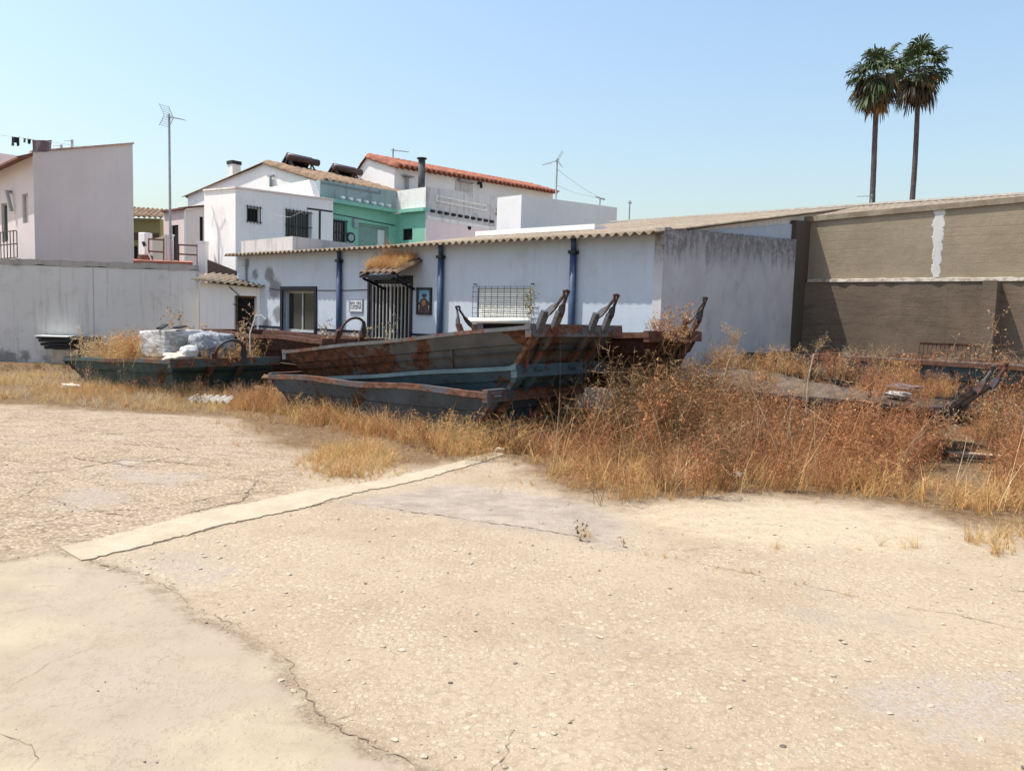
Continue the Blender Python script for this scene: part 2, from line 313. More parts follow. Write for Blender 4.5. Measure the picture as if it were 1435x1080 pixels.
# rough left part: dark ragged joints
rg = t.noise(1, 10, .74, t.scalepos((1.3, 2.6, 1)), 1.2); rg2 = t.noise(1, 9, .76, t.scalepos((9, 13, 1)), .5); rg3 = t.noise(1, 8, .7, t.scalepos((.9, 1.9, 1)), .3)
rough = t.mix(t.ramp(mid, .3, .7), (.285, .22, .152), (.345, .272, .195)); rough = t.mix(t.ramp(t.noise(.7, 7, .65), .42, .60), rough, (.315, .245, .185))
rough = t.mix(t.math('MULTIPLY', t.ramp(vo.outputs[0], .42, .75), .55), rough, (.19, .135, .09)); rough = t.mix(t.math('MULTIPLY', t.ramp(rg2, .50, .64), .75), rough, (.185, .13, .085))
rough = t.mix(t.math('MULTIPLY', t.math('MULTIPLY', t.ramp(sep.outputs[1], .3, .5), t.ramp(vo.outputs[0], .45, .25)), .75), rough, (.46, .385, .29))
rough = t.mix(t.math('MULTIPLY', t.ramp(rg, .60, .68), .7), rough, (.15, .11, .075)); rough = t.mix(t.math('MULTIPLY', t.ramp(t.math('ABSOLUTE', t.math('SUBTRACT', rg3, .5)), .014, .0), .75), rough, (.11, .08, .055))
rough = t.mix(t.math('MULTIPLY', t.ramp(t.noise(1.1, 8, .7), .60, .68), .7), rough, (.33, .295, .25))
mR = mask('m_rough', .25, 1.4, 1.0); gr = t.mix(mR, gr, rough)
# pale cream and grey patches
mC = mask('m_cream', .25, 1.5, .9); gr = t.mix(t.math('MULTIPLY', t.math('MULTIPLY', mC, t.ramp(t.noise(7, 8, .72), .3, .6)), .7), gr, t.mix(t.ramp(med, .4, .7), (0.416, 0.343, 0.241), (0.365, 0.292, 0.197)))
pat = t.mix(t.ramp(mid, .35, .65), (.235, .20, .17), (.315, .268, .222)); pat = t.mix(t.ramp(fine, .55, .7), pat, (.17, .135, .11)); pat = t.mix(t.math('MULTIPLY', t.ramp(med, .5, .66), .6), pat, (.37, .31, .245)); pat = t.mix(t.math('MULTIPLY', t.ramp(t.noise(1, 7, .7, t.scalepos((3, 8, 1))), .5, .64), .6), pat, (.19, .155, .125))
mP = mask('m_patch', .16, 2, .45); gr = t.mix(t.math('MULTIPLY', mP, .85), gr, pat)
mG = mask('m_grey', .16, 2.5, .7); gr = t.mix(t.math('MULTIPLY', mG, t.ramp(med, .3, .62)), gr, t.mix(t.ramp(fine, .4, .7), (.325, .28, .235), (.22, .18, .145)))
# smooth cement slab
sl = t.noise(1, 9, .68, t.scalepos((1.1, 2.6, 1)), .8)
slab = t.mix(t.ramp(mid, .3, .7), (.28, .228, .163), (.35, .29, .208)); slab = t.mix(t.math('MULTIPLY', t.ramp(t.noise(.8, 7, .6), .45, .58), .7), slab, (.288, .235, .182)); slab = t.mix(t.math('MULTIPLY', t.ramp(t.noise(3.5, 9, .72), .54, .66), .5), slab, (.24, .19, .145)); slab = t.mix(t.math('MULTIPLY', t.ramp(sl, .5, .66), .7), slab, (0.307, 0.245, 0.197))
slab = t.mix(t.math('MULTIPLY', t.ramp(t.noise(1, 8, .7, t.scalepos((3, 9, 1)), .5), .60, .68), .45), slab, (0.219, 0.168, 0.128))
slab = t.mix(t.math('MULTIPLY', t.ramp(fine, .62, .74), .3), slab, (0.219, 0.168, 0.124))
cr = t.noise(1.5, 10, .7, None, .4); cl = t.ramp(t.math('ABSOLUTE', t.math('SUBTRACT', cr, .5)), .004, .0); slab = t.mix(t.math('MULTIPLY', cl, .55), slab, (0.124, 0.088, 0.062))
mS = mask('m_slab', .03, 3, .22); gr = t.mix(mS, gr, slab); eS = t.math('ABSOLUTE', t.math('ADD', t.attr('m_slab').outputs['Fac'], t.math('ADD', wob(3, .22), wob(21, .077)))); eM = t.math('MULTIPLY', t.ramp(eS, .10, .0), t.ramp(t.noise(6, 7, .7), .36, .58)); gr = t.mix(t.math('MULTIPLY', eM, .8), gr, t.mix(t.ramp(fine, .35, .65), (.13, .095, .066), (.25, .19, .135)))
# soil with dead grass litter
so = t.mix(t.ramp(med, .35, .65), (0.084, 0.053, 0.031), (0.161, 0.106, 0.058)); so = t.mix(t.math('MULTIPLY', t.ramp(t.noise(1, 7, .7, t.scalepos((40, 12, 1))), .5, .62), .7), so, (0.234, 0.153, 0.077))
mO = mask('m_soil', .35, 1.3, 1.3); gr = t.mix(mO, gr, so)
hgt = t.math('ADD', t.math('MULTIPLY', expo, .9), t.math('ADD', t.math('MULTIPLY', fine, .7), t.math('MULTIPLY', med, 1.2)))
hgt = t.math('MULTIPLY', hgt, t.math('SUBTRACT', 1.0, t.math('MULTIPLY', mS, .7)))
hgt = t.math('ADD', hgt, t.math('MULTIPLY', mR, t.math('MULTIPLY', rg2, 1.5)))
t.bump(hgt, .55, .012); M['ground'] = t.fin(gr, .95, .12)
me = np_mesh('ground', np.column_stack([P2, gz]), quads, M['ground'], True)
def setattr_f(me, name, vals):
    a = me.attributes.new(name, 'FLOAT', 'POINT'); a.data.foreach_set('value', np.ascontiguousarray(vals, np.float32))
for nm, polys in (('m_slab', [SLAB]), ('m_patch', [PATCH]), ('m_cream', [CREAM]), ('m_soil', [SOIL]), ('m_rough', [ROUGH]), ('m_grey', GREYS)):
    setattr_f(me, nm, np.clip(np.min([seg_sd(P2, np.array(p)) for p in polys], 0), -5, 5))
ground = bpy.data.objects.new('ground', me); COL.objects.link(ground); tag(ground, 'worn pale yard of cracked concrete and gravel', 'ground', kind='structure')

# flush concrete strip across the yard
def smooth_line(pts, step=.06):
    pts = np.array(pts); out = []
    for i in range(len(pts) - 1):
        n = max(2, int(np.linalg.norm(pts[i + 1] - pts[i]) / step)); out += [pts[i] + (pts[i + 1] - pts[i]) * k / n for k in range(n)]
    return np.array(out + [pts[-1]])
top = smooth_line(gp((86, 768), (140, 754), (200, 740), (300, 715), (420, 690), (500, 678), (590, 660), (640, 648), (700, 632)))
bot = smooth_line(gp((128, 784), (200, 765), (300, 739), (420, 713), (490, 694), (600, 669), (660, 652), (706, 638)))
n = 140; ti = np.linspace(0, 1, n); rs = lambda L: np.stack([np.interp(ti, np.linspace(0, 1, len(L)), L[:, k]) for k in (0, 1)], 1)
A, B = rs(top), rs(bot); wv = lambda: np.convolve(rng.normal(0, .05, n + 8), np.ones(9) / 9, 'valid')[:, None]; A += wv() + rng.normal(0, .010, A.shape); B += wv() + rng.normal(0, .012, B.shape)
vs, fs = [], []
for i in range(n):
    rows = [A[i], A[i] * .66 + B[i] * .34, A[i] * .33 + B[i] * .67, B[i]]
    vs += [(*rows[0], relief(*rows[0]) - .02)] + [(*q, relief(*q) + .009) for q in rows] + [(*rows[3], relief(*rows[3]) - .02)]
for i in range(n - 1):
    fs += [(i * 6 + k, i * 6 + k + 1, i * 6 + 7 + k, i * 6 + 6 + k) for k in range(5)]
fs += [tuple(range(6)), tuple(range((n - 1) * 6, n * 6))]
t = NT('strip_concrete'); n1 = t.noise(4, 9, .7); c = t.mix(t.ramp(n1, .35, .68), (.335, .278, .203), (.395, .332, .247)); c = t.mix(t.math('MULTIPLY', t.ramp(t.noise(1.4, 8, .7), .58, .70), .6), c, (.30, .235, .165)); c = t.mix(t.math('MULTIPLY', t.ramp(t.noise(14, 7, .7), .58, .7), .5), c, (.22, .17, .12)); c = t.mix(t.math('MULTIPLY', t.ramp(t.noise(45, 5, .7), .58, .7), .4), c, (.24, .185, .13))
cr = t.noise(2.2, 9, .7, None, .4); c = t.mix(t.math('MULTIPLY', t.ramp(t.math('ABSOLUTE', t.math('SUBTRACT', cr, .5)), .006, 0), .6), c, (.2, .15, .1)); t.bump(t.noise(60, 5, .7), .3, .01); M['strip'] = t.fin(c, .95, .15)
tag(mesh_obj('kerb_strip', vs, fs, M['strip'], smooth=False), 'pale flush concrete strip crossing the yard', 'kerb', kind='structure')

# cracks: thin ragged dirt-filled ribbons following the ground relief
CR = [((488, 704), (650, 729), (800, 753), (900, 776), (1000, 796), (1100, 815), (1250, 846), (1340, 862), (1440, 886)),
      ((80, 772), (150, 792), (235, 832), (262, 862), (330, 887), (398, 930), (412, 972), (450, 1010), (560, 1062), (620, 1090)),
      ((0, 786), (80, 770), (130, 784), (200, 767), (300, 741), (420, 715), (490, 695)),
      ((0, 1032), (35, 1040), (55, 1056), (40, 1078)), ((50, 998), (120, 985), (180, 966), (235, 918)), ((405, 935), (440, 920), (480, 905)), ((455, 1010), (490, 1000), (500, 985)),
      ((0, 862), (60, 850), (110, 870), (115, 850)), ((0, 975), (70, 930), (150, 905)), ((20, 740), (110, 718), (200, 716), (300, 698), (350, 684), (370, 670)),
      ((20, 690), (90, 708), (140, 720), (240, 722), (340, 702), (365, 672)), ((0, 668), (110, 655), (170, 646), (250, 650), (330, 660)), ((0, 598), (120, 595), (250, 582), (330, 588)), ((60, 598), (160, 610), (230, 604)), ((690, 1080), (716, 1050), (720, 1010)), ((190, 748), (232, 752)), ((0, 650), (90, 640), (180, 655), (250, 640)), ((140, 620), (240, 628), (330, 655), (420, 668)), ((0, 705), (40, 690), (60, 670)),
      ((1060, 770), (1000, 768), (920, 772)), ((230, 812), (255, 842))]
vs, fs = [], []
for k, c in enumerate(CR):
    L = smooth_line(gp(*c), .03); w0 = {0: .0055, 1: .005, 2: .005}.get(k, .0085 if c[0][1] < 760 else .0014); off = np.cumsum(rng.normal(0, .007, L.shape), 0); off -= np.linspace(0, 1, len(L))[:, None] * off[-1]; off = np.clip(off, -.09, .09); L = L + off * .7 + rng.normal(0, .008, L.shape)
    for i in range(len(L)):
        d = L[min(i + 1, len(L) - 1)] - L[max(i - 1, 0)]; d = d / (np.linalg.norm(d) + 1e-9); nn = V(-d[1], d[0]); w = w0 * (.35 + abs(rng.normal(0, .8))) * min(1, 5 * min(i, len(L) - 1 - i) / len(L) + .15)
        gap_ = sin(i * .045 + k * 2.3) + .7 * sin(i * .13 + k) + .5 * sin(i * .31 + 2 * k); w *= min(1, max(.12 if k in (0, 1) or w0 > .008 else .0, .55 + .5 * gap_))
        if rng.random() < .2: w *= .2
        for q in (L[i] + nn * w, L[i] - nn * w): vs.append((*q, relief(*q) + .004))
        if i: b = len(vs) - 4; fs.append((b, b + 1, b + 3, b + 2))
M['crack'] = plain('crack_dirt', (.15, .11, .078), .4, 30, .95)
tag(mesh_obj('ground_cracks', vs, fs, M['crack'], recalc=False), 'thin dark cracks in the yard concrete', 'crack', kind='structure')

# ------------------------------------------------------------------ building kit
dL = (-.777, .629); dW = (.629, .777)
def grid_face(mb, P, c0, c1, top, holes, zb=0.0, depth=.14, nrm=None):
    """P(c, z, off): a wall face from c0..c1, zb..top(c), with rectangular holes and their reveals"""
    cs = sorted({c0, c1, *[h[0] for h in holes], *[h[1] for h in holes]}); zs = sorted({zb, *[h[2] for h in holes], *[h[3] for h in holes]})
    zs = [z for z in zs if z >= zb] + [None]
    for i in range(len(cs) - 1):
        for j in range(len(zs) - 1):
            a, b, z0, z1 = cs[i], cs[i + 1], zs[j], zs[j + 1]
            if z1 is not None and any(h[0] <= a + 1e-6 and h[1] >= b - 1e-6 and h[2] <= z0 + 1e-6 and h[3] >= z1 - 1e-6 for h in holes): continue
            ta, tb = (top(a), top(b)) if z1 is None else (z1, z1)
            mb.add([P(a, z0, 0), P(b, z0, 0), P(b, tb, 0), P(a, ta, 0)], [(0, 1, 2, 3)])
    for a, b, z0, z1 in holes:
        q = [(a, z0), (b, z0), (b, z1), (a, z1)]
        for (u0, w0), (u1, w1) in zip(q, q[1:] + q[:1]): mb.add([P(u0, w0, 0), P(u1, w1, 0), P(u1, w1, depth), P(u0, w0, depth)], [(0, 1, 2, 3)])
def block(fr, xl, yl, z00, zl, zr, zlr=None, hA=(), hB=(), zb=0.0, depth=.14):
    """closed building volume with corner at the frame's origin, face A (y=0) and face B (x=0) with openings"""
    zlr = zl + zr - z00 if zlr is None else zlr; mb = MB()
    lerp = lambda a, b, n_: (lambda c: a + (b - a) * c / n_)
    grid_face(mb, lambda c, z, o: fr.p(c, o, z), 0, xl, lerp(z00, zl, xl), list(hA), zb, depth)
    grid_face(mb, lambda c, z, o: fr.p(o, c, z), 0, yl, lerp(z00, zr, yl), list(hB), zb, depth)
    p = fr.p
    mb.add([p(0, 0, z00), p(xl, 0, zl), p(xl, yl, zlr), p(0, yl, zr), p(xl, 0, zb), p(xl, yl, zb), p(0, yl, zb)], [(0, 1, 2, 3), (1, 4, 5, 2), (2, 5, 6, 3)])
    return mb
def opening(fr, face, c0, c1, z0, z1, parent, name='window', frame=None, pane=None, depth=.12, fw=.05, bars=None, hbars=0, mull=0, bar_off=-.04, bmat=None, proud=0):
    """a window or door: frame (part) > pane, grille (sub-parts)"""
    P = (lambda c, o, z: fr.p(c, o, z)) if face == 'A' else (lambda c, o, z: fr.p(o, c, z))
    class Q: p = staticmethod(lambda x, y, z: P(x, y, z))
    f = MB(); d0, d1 = depth - .05 - proud, depth + .0
    for a, b, u, w in ((c0, c0 + fw, z0, z1), (c1 - fw, c1, z0, z1), (c0 + fw, c1 - fw, z0, z0 + fw), (c0 + fw, c1 - fw, z1 - fw, z1)): f.box(Q, a, b, d0, d1, u, w)
    for k in range(mull):
        m = c0 + (c1 - c0) * (k + 1) / (mull + 1); f.box(Q, m - fw * .4, m + fw * .4, d0, d1, z0 + fw, z1 - fw)
    fo = f.build(name, frame or M['alu'], parent)
    g = MB().box(Q, c0 + fw * .5, c1 - fw * .5, depth - .022, depth - .008, z0 + fw * .5, z1 - fw * .5); g.build('pane' if name == 'window' else 'panel', pane or M['glass'], fo)
    if bars:
        b = MB()
        for k in range(bars):
            c = c0 + (c1 - c0) * k / (bars - 1); b.box(Q, c - .009, c + .009, bar_off - .009, bar_off + .009, z0 - .05, z1 + .05)
        for k in range(hbars):
            z = z0 + (z1 - z0) * k / max(1, hbars - 1); b.box(Q, c0 - .05, c1 + .05, bar_off - .022, bar_off - .01, z - .012, z + .012)
        b.build('grille', bmat or M['iron'], fo)
    return fo
def corrugated(e0, e1, r1, r0, pitch, amp, rows=2, thick=.012, per=8, step=0.0, jag=0.0, round_=False):
    """a corrugated or tiled sheet from eave e0-e1 up to r0-r1"""
    e0, e1, r0, r1 = (V(*q) for q in (e0, e1, r0, r1)); L = np.linalg.norm(e1 - e0); n = int(L / pitch * per) + 1
    nrm = np.cross(e1 - e0, r0 - e0); nrm /= np.linalg.norm(nrm); nrm = nrm if nrm[2] > 0 else -nrm
    mb = MB(); C = []
    for lay in (0, 1):
        for j in range(rows + 1):
            for i in range(n + 1):
                s = i / n; ph = s * L / pitch * 2 * pi; w = (abs(sin(ph / 2)) * 2 - 1 if round_ else sin(ph)); k = j / rows
                h = amp * w + step * (1 if (j % 2) else 0) - lay * thick
                kk = k - (jag * (.5 + .5 * w) * (1 if j == 0 else 0))
                C.append((e0 + (e1 - e0) * s) * (1 - kk) + (r0 + (r1 - r0) * s) * kk + nrm * h)
    W = n + 1; S = W * (rows + 1); F = []
    for j in range(rows):
        for i in range(n):
            a = j * W + i; F += [(a, a + 1, a + W + 1, a + W), (S + a, S + a + W, S + a + W + 1, S + a + 1)]
    for i in range(n): F += [(i, S + i, S + i + 1, i + 1), (rows * W + i, rows * W + i + 1, S + rows * W + i + 1, S + rows * W + i)]
    for j in range(rows): F += [(j * W, (j + 1) * W, S + (j + 1) * W, S + j * W), (j * W + n, S + j * W + n, S + (j + 1) * W + n, (j + 1) * W + n)]
    return mb.add(C, F)

# ------------------------------------------------------------------ the workshop
fc = Fr(atY(923, 323, 13.1)[:2], dL, dW)
H_ = fc.hity
eL = H_(335, 355); XL = eL[0] + .1; HE = 3.12; SL = .1645
ws = thing('workshop', fc.p(5, 3, 0), 'low white workshop with blue downpipes and a long corrugated roof', 'building')
def fr_rect(x0, y0, x1, y1):
    a, b = H_(x0, y0), H_(x1, y1); c = H_(x0, y1); d = H_(x1, y0)
    return (min(a[0], b[0]), max(a[0], b[0]), (c[1] + b[1]) / 2, (a[1] + d[1]) / 2)
win = fr_rect(397, 407, 441, 465); door = fr_rect(519, 392, 574, 470); sht = fr_rect(669, 404, 744, 474)
door = (door[0], door[1], .12, door[3]); sht = (sht[0], sht[1], .95, sht[3])
mb = MB()
grid_face(mb, lambda c, z, o: fc.p(c, o, z), 0, XL, lambda c: HE - .05, [win, door, sht], 0, .2)
mb.add([fc.p(XL, 0, 0), fc.p(XL, 9, 0), fc.p(XL, 9, HE + 1.2), fc.p(XL, 0, HE - .05)], [(0, 1, 2, 3)])
mb.add([fc.p(0, 9, 0), fc.p(XL, 9, 0), fc.p(XL, 9, HE + 1.2), fc.p(0, 9, HE + 1.2)], [(0, 1, 2, 3)])
mb.add([fc.p(0, 0, 0), fc.p(0, 9, 0), fc.p(0, 9, HE + 1.2), fc.p(0, 0, HE - .05)], [(0, 1, 2, 3)])
mb.build('wall', M['facade'], ws)
# dado with navy border
seg = [(0, sht[0]), (sht[1], door[0] - .06), (door[1] + .06, win[0] - .07), (win[1] + .07, XL)]
for a, c in seg:
    a += .02; c -= .02
    d = MB().box(fc, a, c, -.012, .05, 0, 1.16).build('dado', M['dado'], ws); MB().box(fc, a, c, -.018, .05, 1.163, 1.215).build('dado_border', M['navy'], d)
opening(fc, 'A', *win, ws, 'window', M['alu'], None, .16, .06, mull=1)
f = MB()
for q in ((win[0] - .08, win[0], win[2] - .08, win[3] + .1), (win[1], win[1] + .1, win[2] - .08, win[3] + .1), (win[0], win[1], win[3], win[3] + .1), (win[0], win[1], win[2] - .08, win[2])): f.box(fc, q[0], q[1], -.035, .06, q[2], q[3])
f.build('window_surround', M['navy'], ws)
do = opening(fc, 'A', *door, ws, 'door', M['iron'], M['dark'], .16, .06)
g = MB(); nb = 11
for k in range(nb):
    c = door[0] + .06 + (door[1] - door[0] - .12) * k / (nb - 1); w = .028 if k == nb // 2 else .014; g.box(fc, c - w, c + w, .015, .04, door[2] + .05, door[3] - .1)
for z in (door[3] - .12, 1.05, door[2] + .06): g.box(fc, door[0] + .03, door[1] - .03, .042, .06, z - .03, z + .03)
g.box(fc, door[0] + .04, door[1] - .04, .062, .07, .55, 1.05); g.build('grille', M['alu'], do)
f = MB()
for q in ((door[0] - .07, door[0], .0, door[3] + .08), (door[1], door[1] + .07, 0, door[3] + .08), (door[0] + .001, door[1] - .001, door[3], door[3] + .08)): f.box(fc, q[0], q[1], -.03, .05, q[2], q[3])
f.build('door_surround', M['navy'], ws)
# shuttered window with a mesh grille leaning out
zz = H_(707, 447)[1]; so = opening(fc, 'A', sht[0], sht[1], sht[2], sht[3], ws, 'window', M['alu'], M['dark'], .18, .05)
s = MB()
ns = 15
for k in range(ns):
    z0 = zz + (sht[3] - zz) * k / ns; z1 = zz + (sht[3] - zz) * (k + 1) / ns - .008
    s.hexa([fc.p(x, y, z) for x, y, z in ((sht[0] + .02, .02, z0), (sht[1] - .02, .02, z0), (sht[1] - .02, .05, z0), (sht[0] + .02, .05, z0), (sht[0] + .02, .035, z1), (sht[1] - .02, .035, z1), (sht[1] - .02, .05, z1), (sht[0] + .02, .05, z1))])
s.build('roller_shutter', M['whitepl'], so)
MB().tube([fc.p(sht[0] - .06, -.12, zz - .02), fc.p(sht[1] + .08, -.12, zz - .05)], .055, 10).build('shutter_roll', M['whitepl'], so, True)
g = MB(); oy = -.1
for k in range(10):
    c = sht[0] - .03 + (sht[1] - sht[0] + .06) * k / 9; g.box(fc, c - .0035, c + .0035, oy, oy + .007, zz - .02, sht[3] + .04)
for k in range(7):
    z = zz + (sht[3] + .03 - zz) * k / 6; g.box(fc, sht[0] - .04, sht[1] + .04, oy - .009, oy - .002, z - .0035, z + .0035)
for c in (sht[0] - .03, sht[1] + .03): g.box(fc, c - .01, c + .01, oy + .018, .0, sht[3] + .07, sht[3] + .09); g.box(fc, c - .01, c + .01, oy + .018, .0, zz, zz + .02)
g.build('grille', M['iron'], so)
# downpipes
for px, y0 in ((478, 354), (620, 344), (805, 337)):
    c = H_(px, 400)[0]; p = MB(); p.tube([fc.p(c, -.07, .05), fc.p(c, -.07, HE - .28)], .062, 12)
    p.tube([fc.p(c, -.07, HE - .27), fc.p(c, -.09, HE - .02)], .05, 10)
    po = p.build('downpipe', M['blue_pipe'], ws, True); MB().box(fc, c - .075, c + .075, -.14, -.003, HE - .33, HE - .27).build('collar', M['navy'], po)
c = H_(346, 375)[0]; MB().tube([fc.p(c, -.04, .2), fc.p(c, -.04, 2.75)], .03, 8).box(fc, c - .07, c + .07, -.1, -.004, 2.76, 2.95).build('drain_pipe', M['galv'], ws)
# cable along the facade
MB().tube([fc.p(*(lambda q: (q[0], -.012, q[1]))(H_(x, y))) for x, y in ((378, 404), (395, 407), (441, 407), (478, 407), (518, 406))], .009, 6).build('cable', M['iron'], ws)
# canopy over the door
cy0, cy1 = fc.hity(578, 372, -.3)[0], fc.hity(503, 380, -.74)[0]; cz = H_(540, 366)[1]
cn = corrugated(fc.p(cy0, -.75, cz - .30), fc.p(cy1, -.75, cz - .30), fc.p(cy1, -.02, cz + .02), fc.p(cy0, -.02, cz + .02), .2, .03, 4, .02, 8, round_=True).build('canopy', M['tile_brown'], ws, True)
k = MB()
k.box(fc, cy0, cy1, -.73, -.68, cz - .41, cz - .35)
for c in (cy0 + .22, cy1 - .04): k.bar(fc.p(c, -.7, cz - .38), fc.p(c, -.02, cz - .06), .05, .06); k.bar(fc.p(c, -.66, cz - .42), fc.p(c, -.03, cz - .62), .04, .05)
k.build('bracket', M['navy'], cn)
MB().tube([fc.p((cy0 + cy1) / 2 - .05, -.06, cz - .42), fc.p((cy0 + cy1) / 2, -.14, cz - .34), fc.p((cy0 + cy1) / 2 + .1, -.1, cz - .5)], .025, 6).build('lamp_holder', M['iron'], ws)
# roof : wide part and narrow left strip
xr0 = -.05; xm = H_(566, 340)[0]; DR = 11.0; DB = 6.85
z_of = lambda y: HE + SL * y
rp = [corrugated(fc.p(-.12, -.31, z_of(-.31)), fc.p(xm, -.31, z_of(-.31)), fc.p(xm, DR, z_of(DR)), fc.p(-.12, DR, z_of(DR)), .177, .03, 6, .012, 8),
      corrugated(fc.p(xm + .01, -.31, z_of(-.31)), fc.p(XL + .15, -.31, z_of(-.31)), fc.p(XL + .15, 1.0, z_of(-.31) + .09), fc.p(xm + .01, 1.0, z_of(-.31) + .09), .177, .03, 2, .012, 8)]
ro = MB()
for r in rp: ro.add(r.v, r.f)
ro.build('roof', M['fibre'], ws, True)
# verge wall between facade corner and warehouse, white above the gable wall
v_ = MB(); v_.prism([fc.p(.05, .3, 2.6), fc.p(.05, DR - .1, 2.6), fc.p(.05, DR - .1, z_of(DR - .1) - .02), fc.p(.05, .3, z_of(.3) + .0)], (fc.a * .06))
v_.build('verge_wall', M['white_dirty'], ws)
cp = MB(); cp.box(fc, xm - .0, xm - 3.4, 2.3, 2.75, z_of(2.3) + .035, z_of(2.75) + .075); cp.build('roof_coping', M['white_clean'], ws)
# mouldy gable end wall, standing 0.12 m proud of the corner
def gw_top(px, py): return fc.hitx(px, py, -.12)
g0 = gw_top(929, 318); g1 = gw_top(1116, 336)
n = 60; vs, fs, dr = [], [], []
nz = 30
for i in range(n + 1):
    k = i / n; y = -.02 + (g1[0] + .02) * k; zt = g0[1] + (g1[1] - g0[1]) * k + .012 * math.sin(i * 1.3) + .008 * math.sin(i * 3.7)
    for j in range(nz + 1): vs.append(fc.p(-.12, y, zt * j / nz)); dr.append(zt * (1 - j / nz))
    for q in (fc.p(.045, y, zt),): vs.append(q); dr.append(0)
    vs.append(fc.p(.045, y, 0)); dr.append(3)
R = nz + 3
for i in range(n):
    a = i * R
    for j in range(R): fs.append((a + j, a + (j + 1) % R, a + R + (j + 1) % R, a + R + j))
fs += [tuple(range(R)), tuple(n * R + j for j in range(R))]
go = mesh_obj('gable_wall', vs, fs, M['gable'], ws); setattr_f(go.data, 'drop', dr)
GY1 = g1[0]

# ------------------------------------------------------------------ things on the facade
q = fr_rect(585, 403, 605, 441)
pic = thing('framed_picture', fc.p((q[0] + q[1]) / 2, -.02, q[2]), 'framed picture of a robed figure beside the barred door', 'picture')
f = MB(); w = .05
for a, b_, u, z in ((q[0], q[0] + w, q[2], q[3]), (q[1] - w, q[1], q[2], q[3]), (q[0] + w, q[1] - w, q[2], q[2] + w), (q[0] + w, q[1] - w, q[3] - w, q[3])): f.box(fc, a, b_, -.04, .004, u, z)
f.build('frame', M['navy'], pic)
t = NT('picture_sky'); n_ = t.noise(5, 4); sp = t.n('ShaderNodeSeparateXYZ'); t.l(t.pos, sp.inputs[0]); k = t.ramp(t.math('ADD', sp.outputs[2], t.math('MULTIPLY', n_, .5)), q[2] + .35, q[2] + .75)
M['pic_sky'] = t.fin(t.mix(k, (.55, .47, .46), (.13, .33, .50)), .4)
MB().box(fc, q[0] + w, q[1] - w, -.012, .003, q[2] + w, q[3] - w).build('backdrop', M['pic_sky'], pic)
cx = (q[0] + q[1]) / 2; hh = q[3] - q[2]
def flat(pts, y0, y1): return MB().prism([fc.p(cx + a, y0, q[2] + b * hh) for a, b in pts], fc.b * (y1 - y0))
flat([(-.15, .09), (.16, .09), (.13, .34), (.17, .4), (.10, .55), (.03, .62), (-.03, .62), (-.12, .5), (-.18, .4), (-.11, .32)], -.018, -.0125).build('robed_figure', plain('picture_robe', (.06, .038, .035), .5, 20, .5), pic)
flat([(.02, .3), (.08, .42), (.03, .55), (-.05, .52), (-.06, .38)], -.0215, -.0185).build('sash', plain('picture_sash', (.33, .15, .08), .3, 20, .5), pic)
flat([(.075 * cos(a) + .0, .71 + .075 * sin(a)) for a in np.linspace(0, 2 * pi, 14)[:-1]], -.018, -.0125).build('head', plain('picture_head', (.035, .04, .075), .3, 20, .5), pic)
flat([(-.2, .085), (.2, .085), (.2, .17), (.1, .12), (-.2, .13)], -.0225, -.0188).build('foot_strip', plain('picture_base', (.12, .055, .06), .4, 20, .5), pic)
q = fr_rect(491, 420, 508, 436)
sg = thing('wall_sign', fc.p((q[0] + q[1]) / 2, -.02, q[2]), 'small white tile sign with two lines of grey lettering', 'sign')
MB().box(fc, q[0], q[1], -.02, .003, q[2], q[3]).build('plate', plain('sign_tile', (.62, .63, .66), .05, 10, .3), sg)
def text(body, size, P, xdir, parent, mat, name='lettering'):
    c = bpy.data.curves.new(name, 'FONT'); c.body = body; c.size = size; c.extrude = .002; c.align_x = 'CENTER'
    tmp = bpy.data.objects.new('tmp', c); COL.objects.link(tmp); me_ = bpy.data.meshes.new_from_object(tmp.evaluated_get(bpy.context.evaluated_depsgraph_get())); bpy.data.objects.remove(tmp)
    me_.materials.clear(); me_.materials.append(mat); o = bpy.data.objects.new(name, me_); COL.objects.link(o)
    x = Vector((*xdir, 0)).normalized(); z = x.cross(Vector((0, 0, 1))); m = Matrix((x, Vector((0, 0, 1)), z)).transposed().to_4x4()
    m.translation = Vector(P) - Vector(ORG[parent.name]); o.parent = parent; o.matrix_local = m; return o
M['ink'] = plain('sign_ink', (.07, .07, .09), .1, bump=0)
hz = q[3] - q[2]; xm_ = (q[0] + q[1]) / 2
text('BAR. URE.', hz * .36, fc.p(xm_, -.0225, q[2] + hz * .6), (.777, -.629), sg, M['ink'])
text('LUCENA', hz * .40, fc.p(xm_, -.0225, q[2] + hz * .2), (.777, -.629), sg, M['ink'])
f = MB()
for a, b_, u, z in ((q[0] - .02, q[1] + .02, q[2] - .025, q[2]), (q[0] - .02, q[1] + .02, q[3], q[3] + .02), (q[0] - .02, q[0] - .0, q[2], q[3]), (q[1], q[1] + .02, q[2], q[3])): f.box(fc, a, b_, -.025, .003, u, z)
f.box(fc, q[0] + .0, q[1] - .0, -.0235, -.0205, q[2] + hz * .5, q[2] + hz * .53); f.build('border', plain('sign_border', (.22, .22, .25), .1, bump=0), sg)

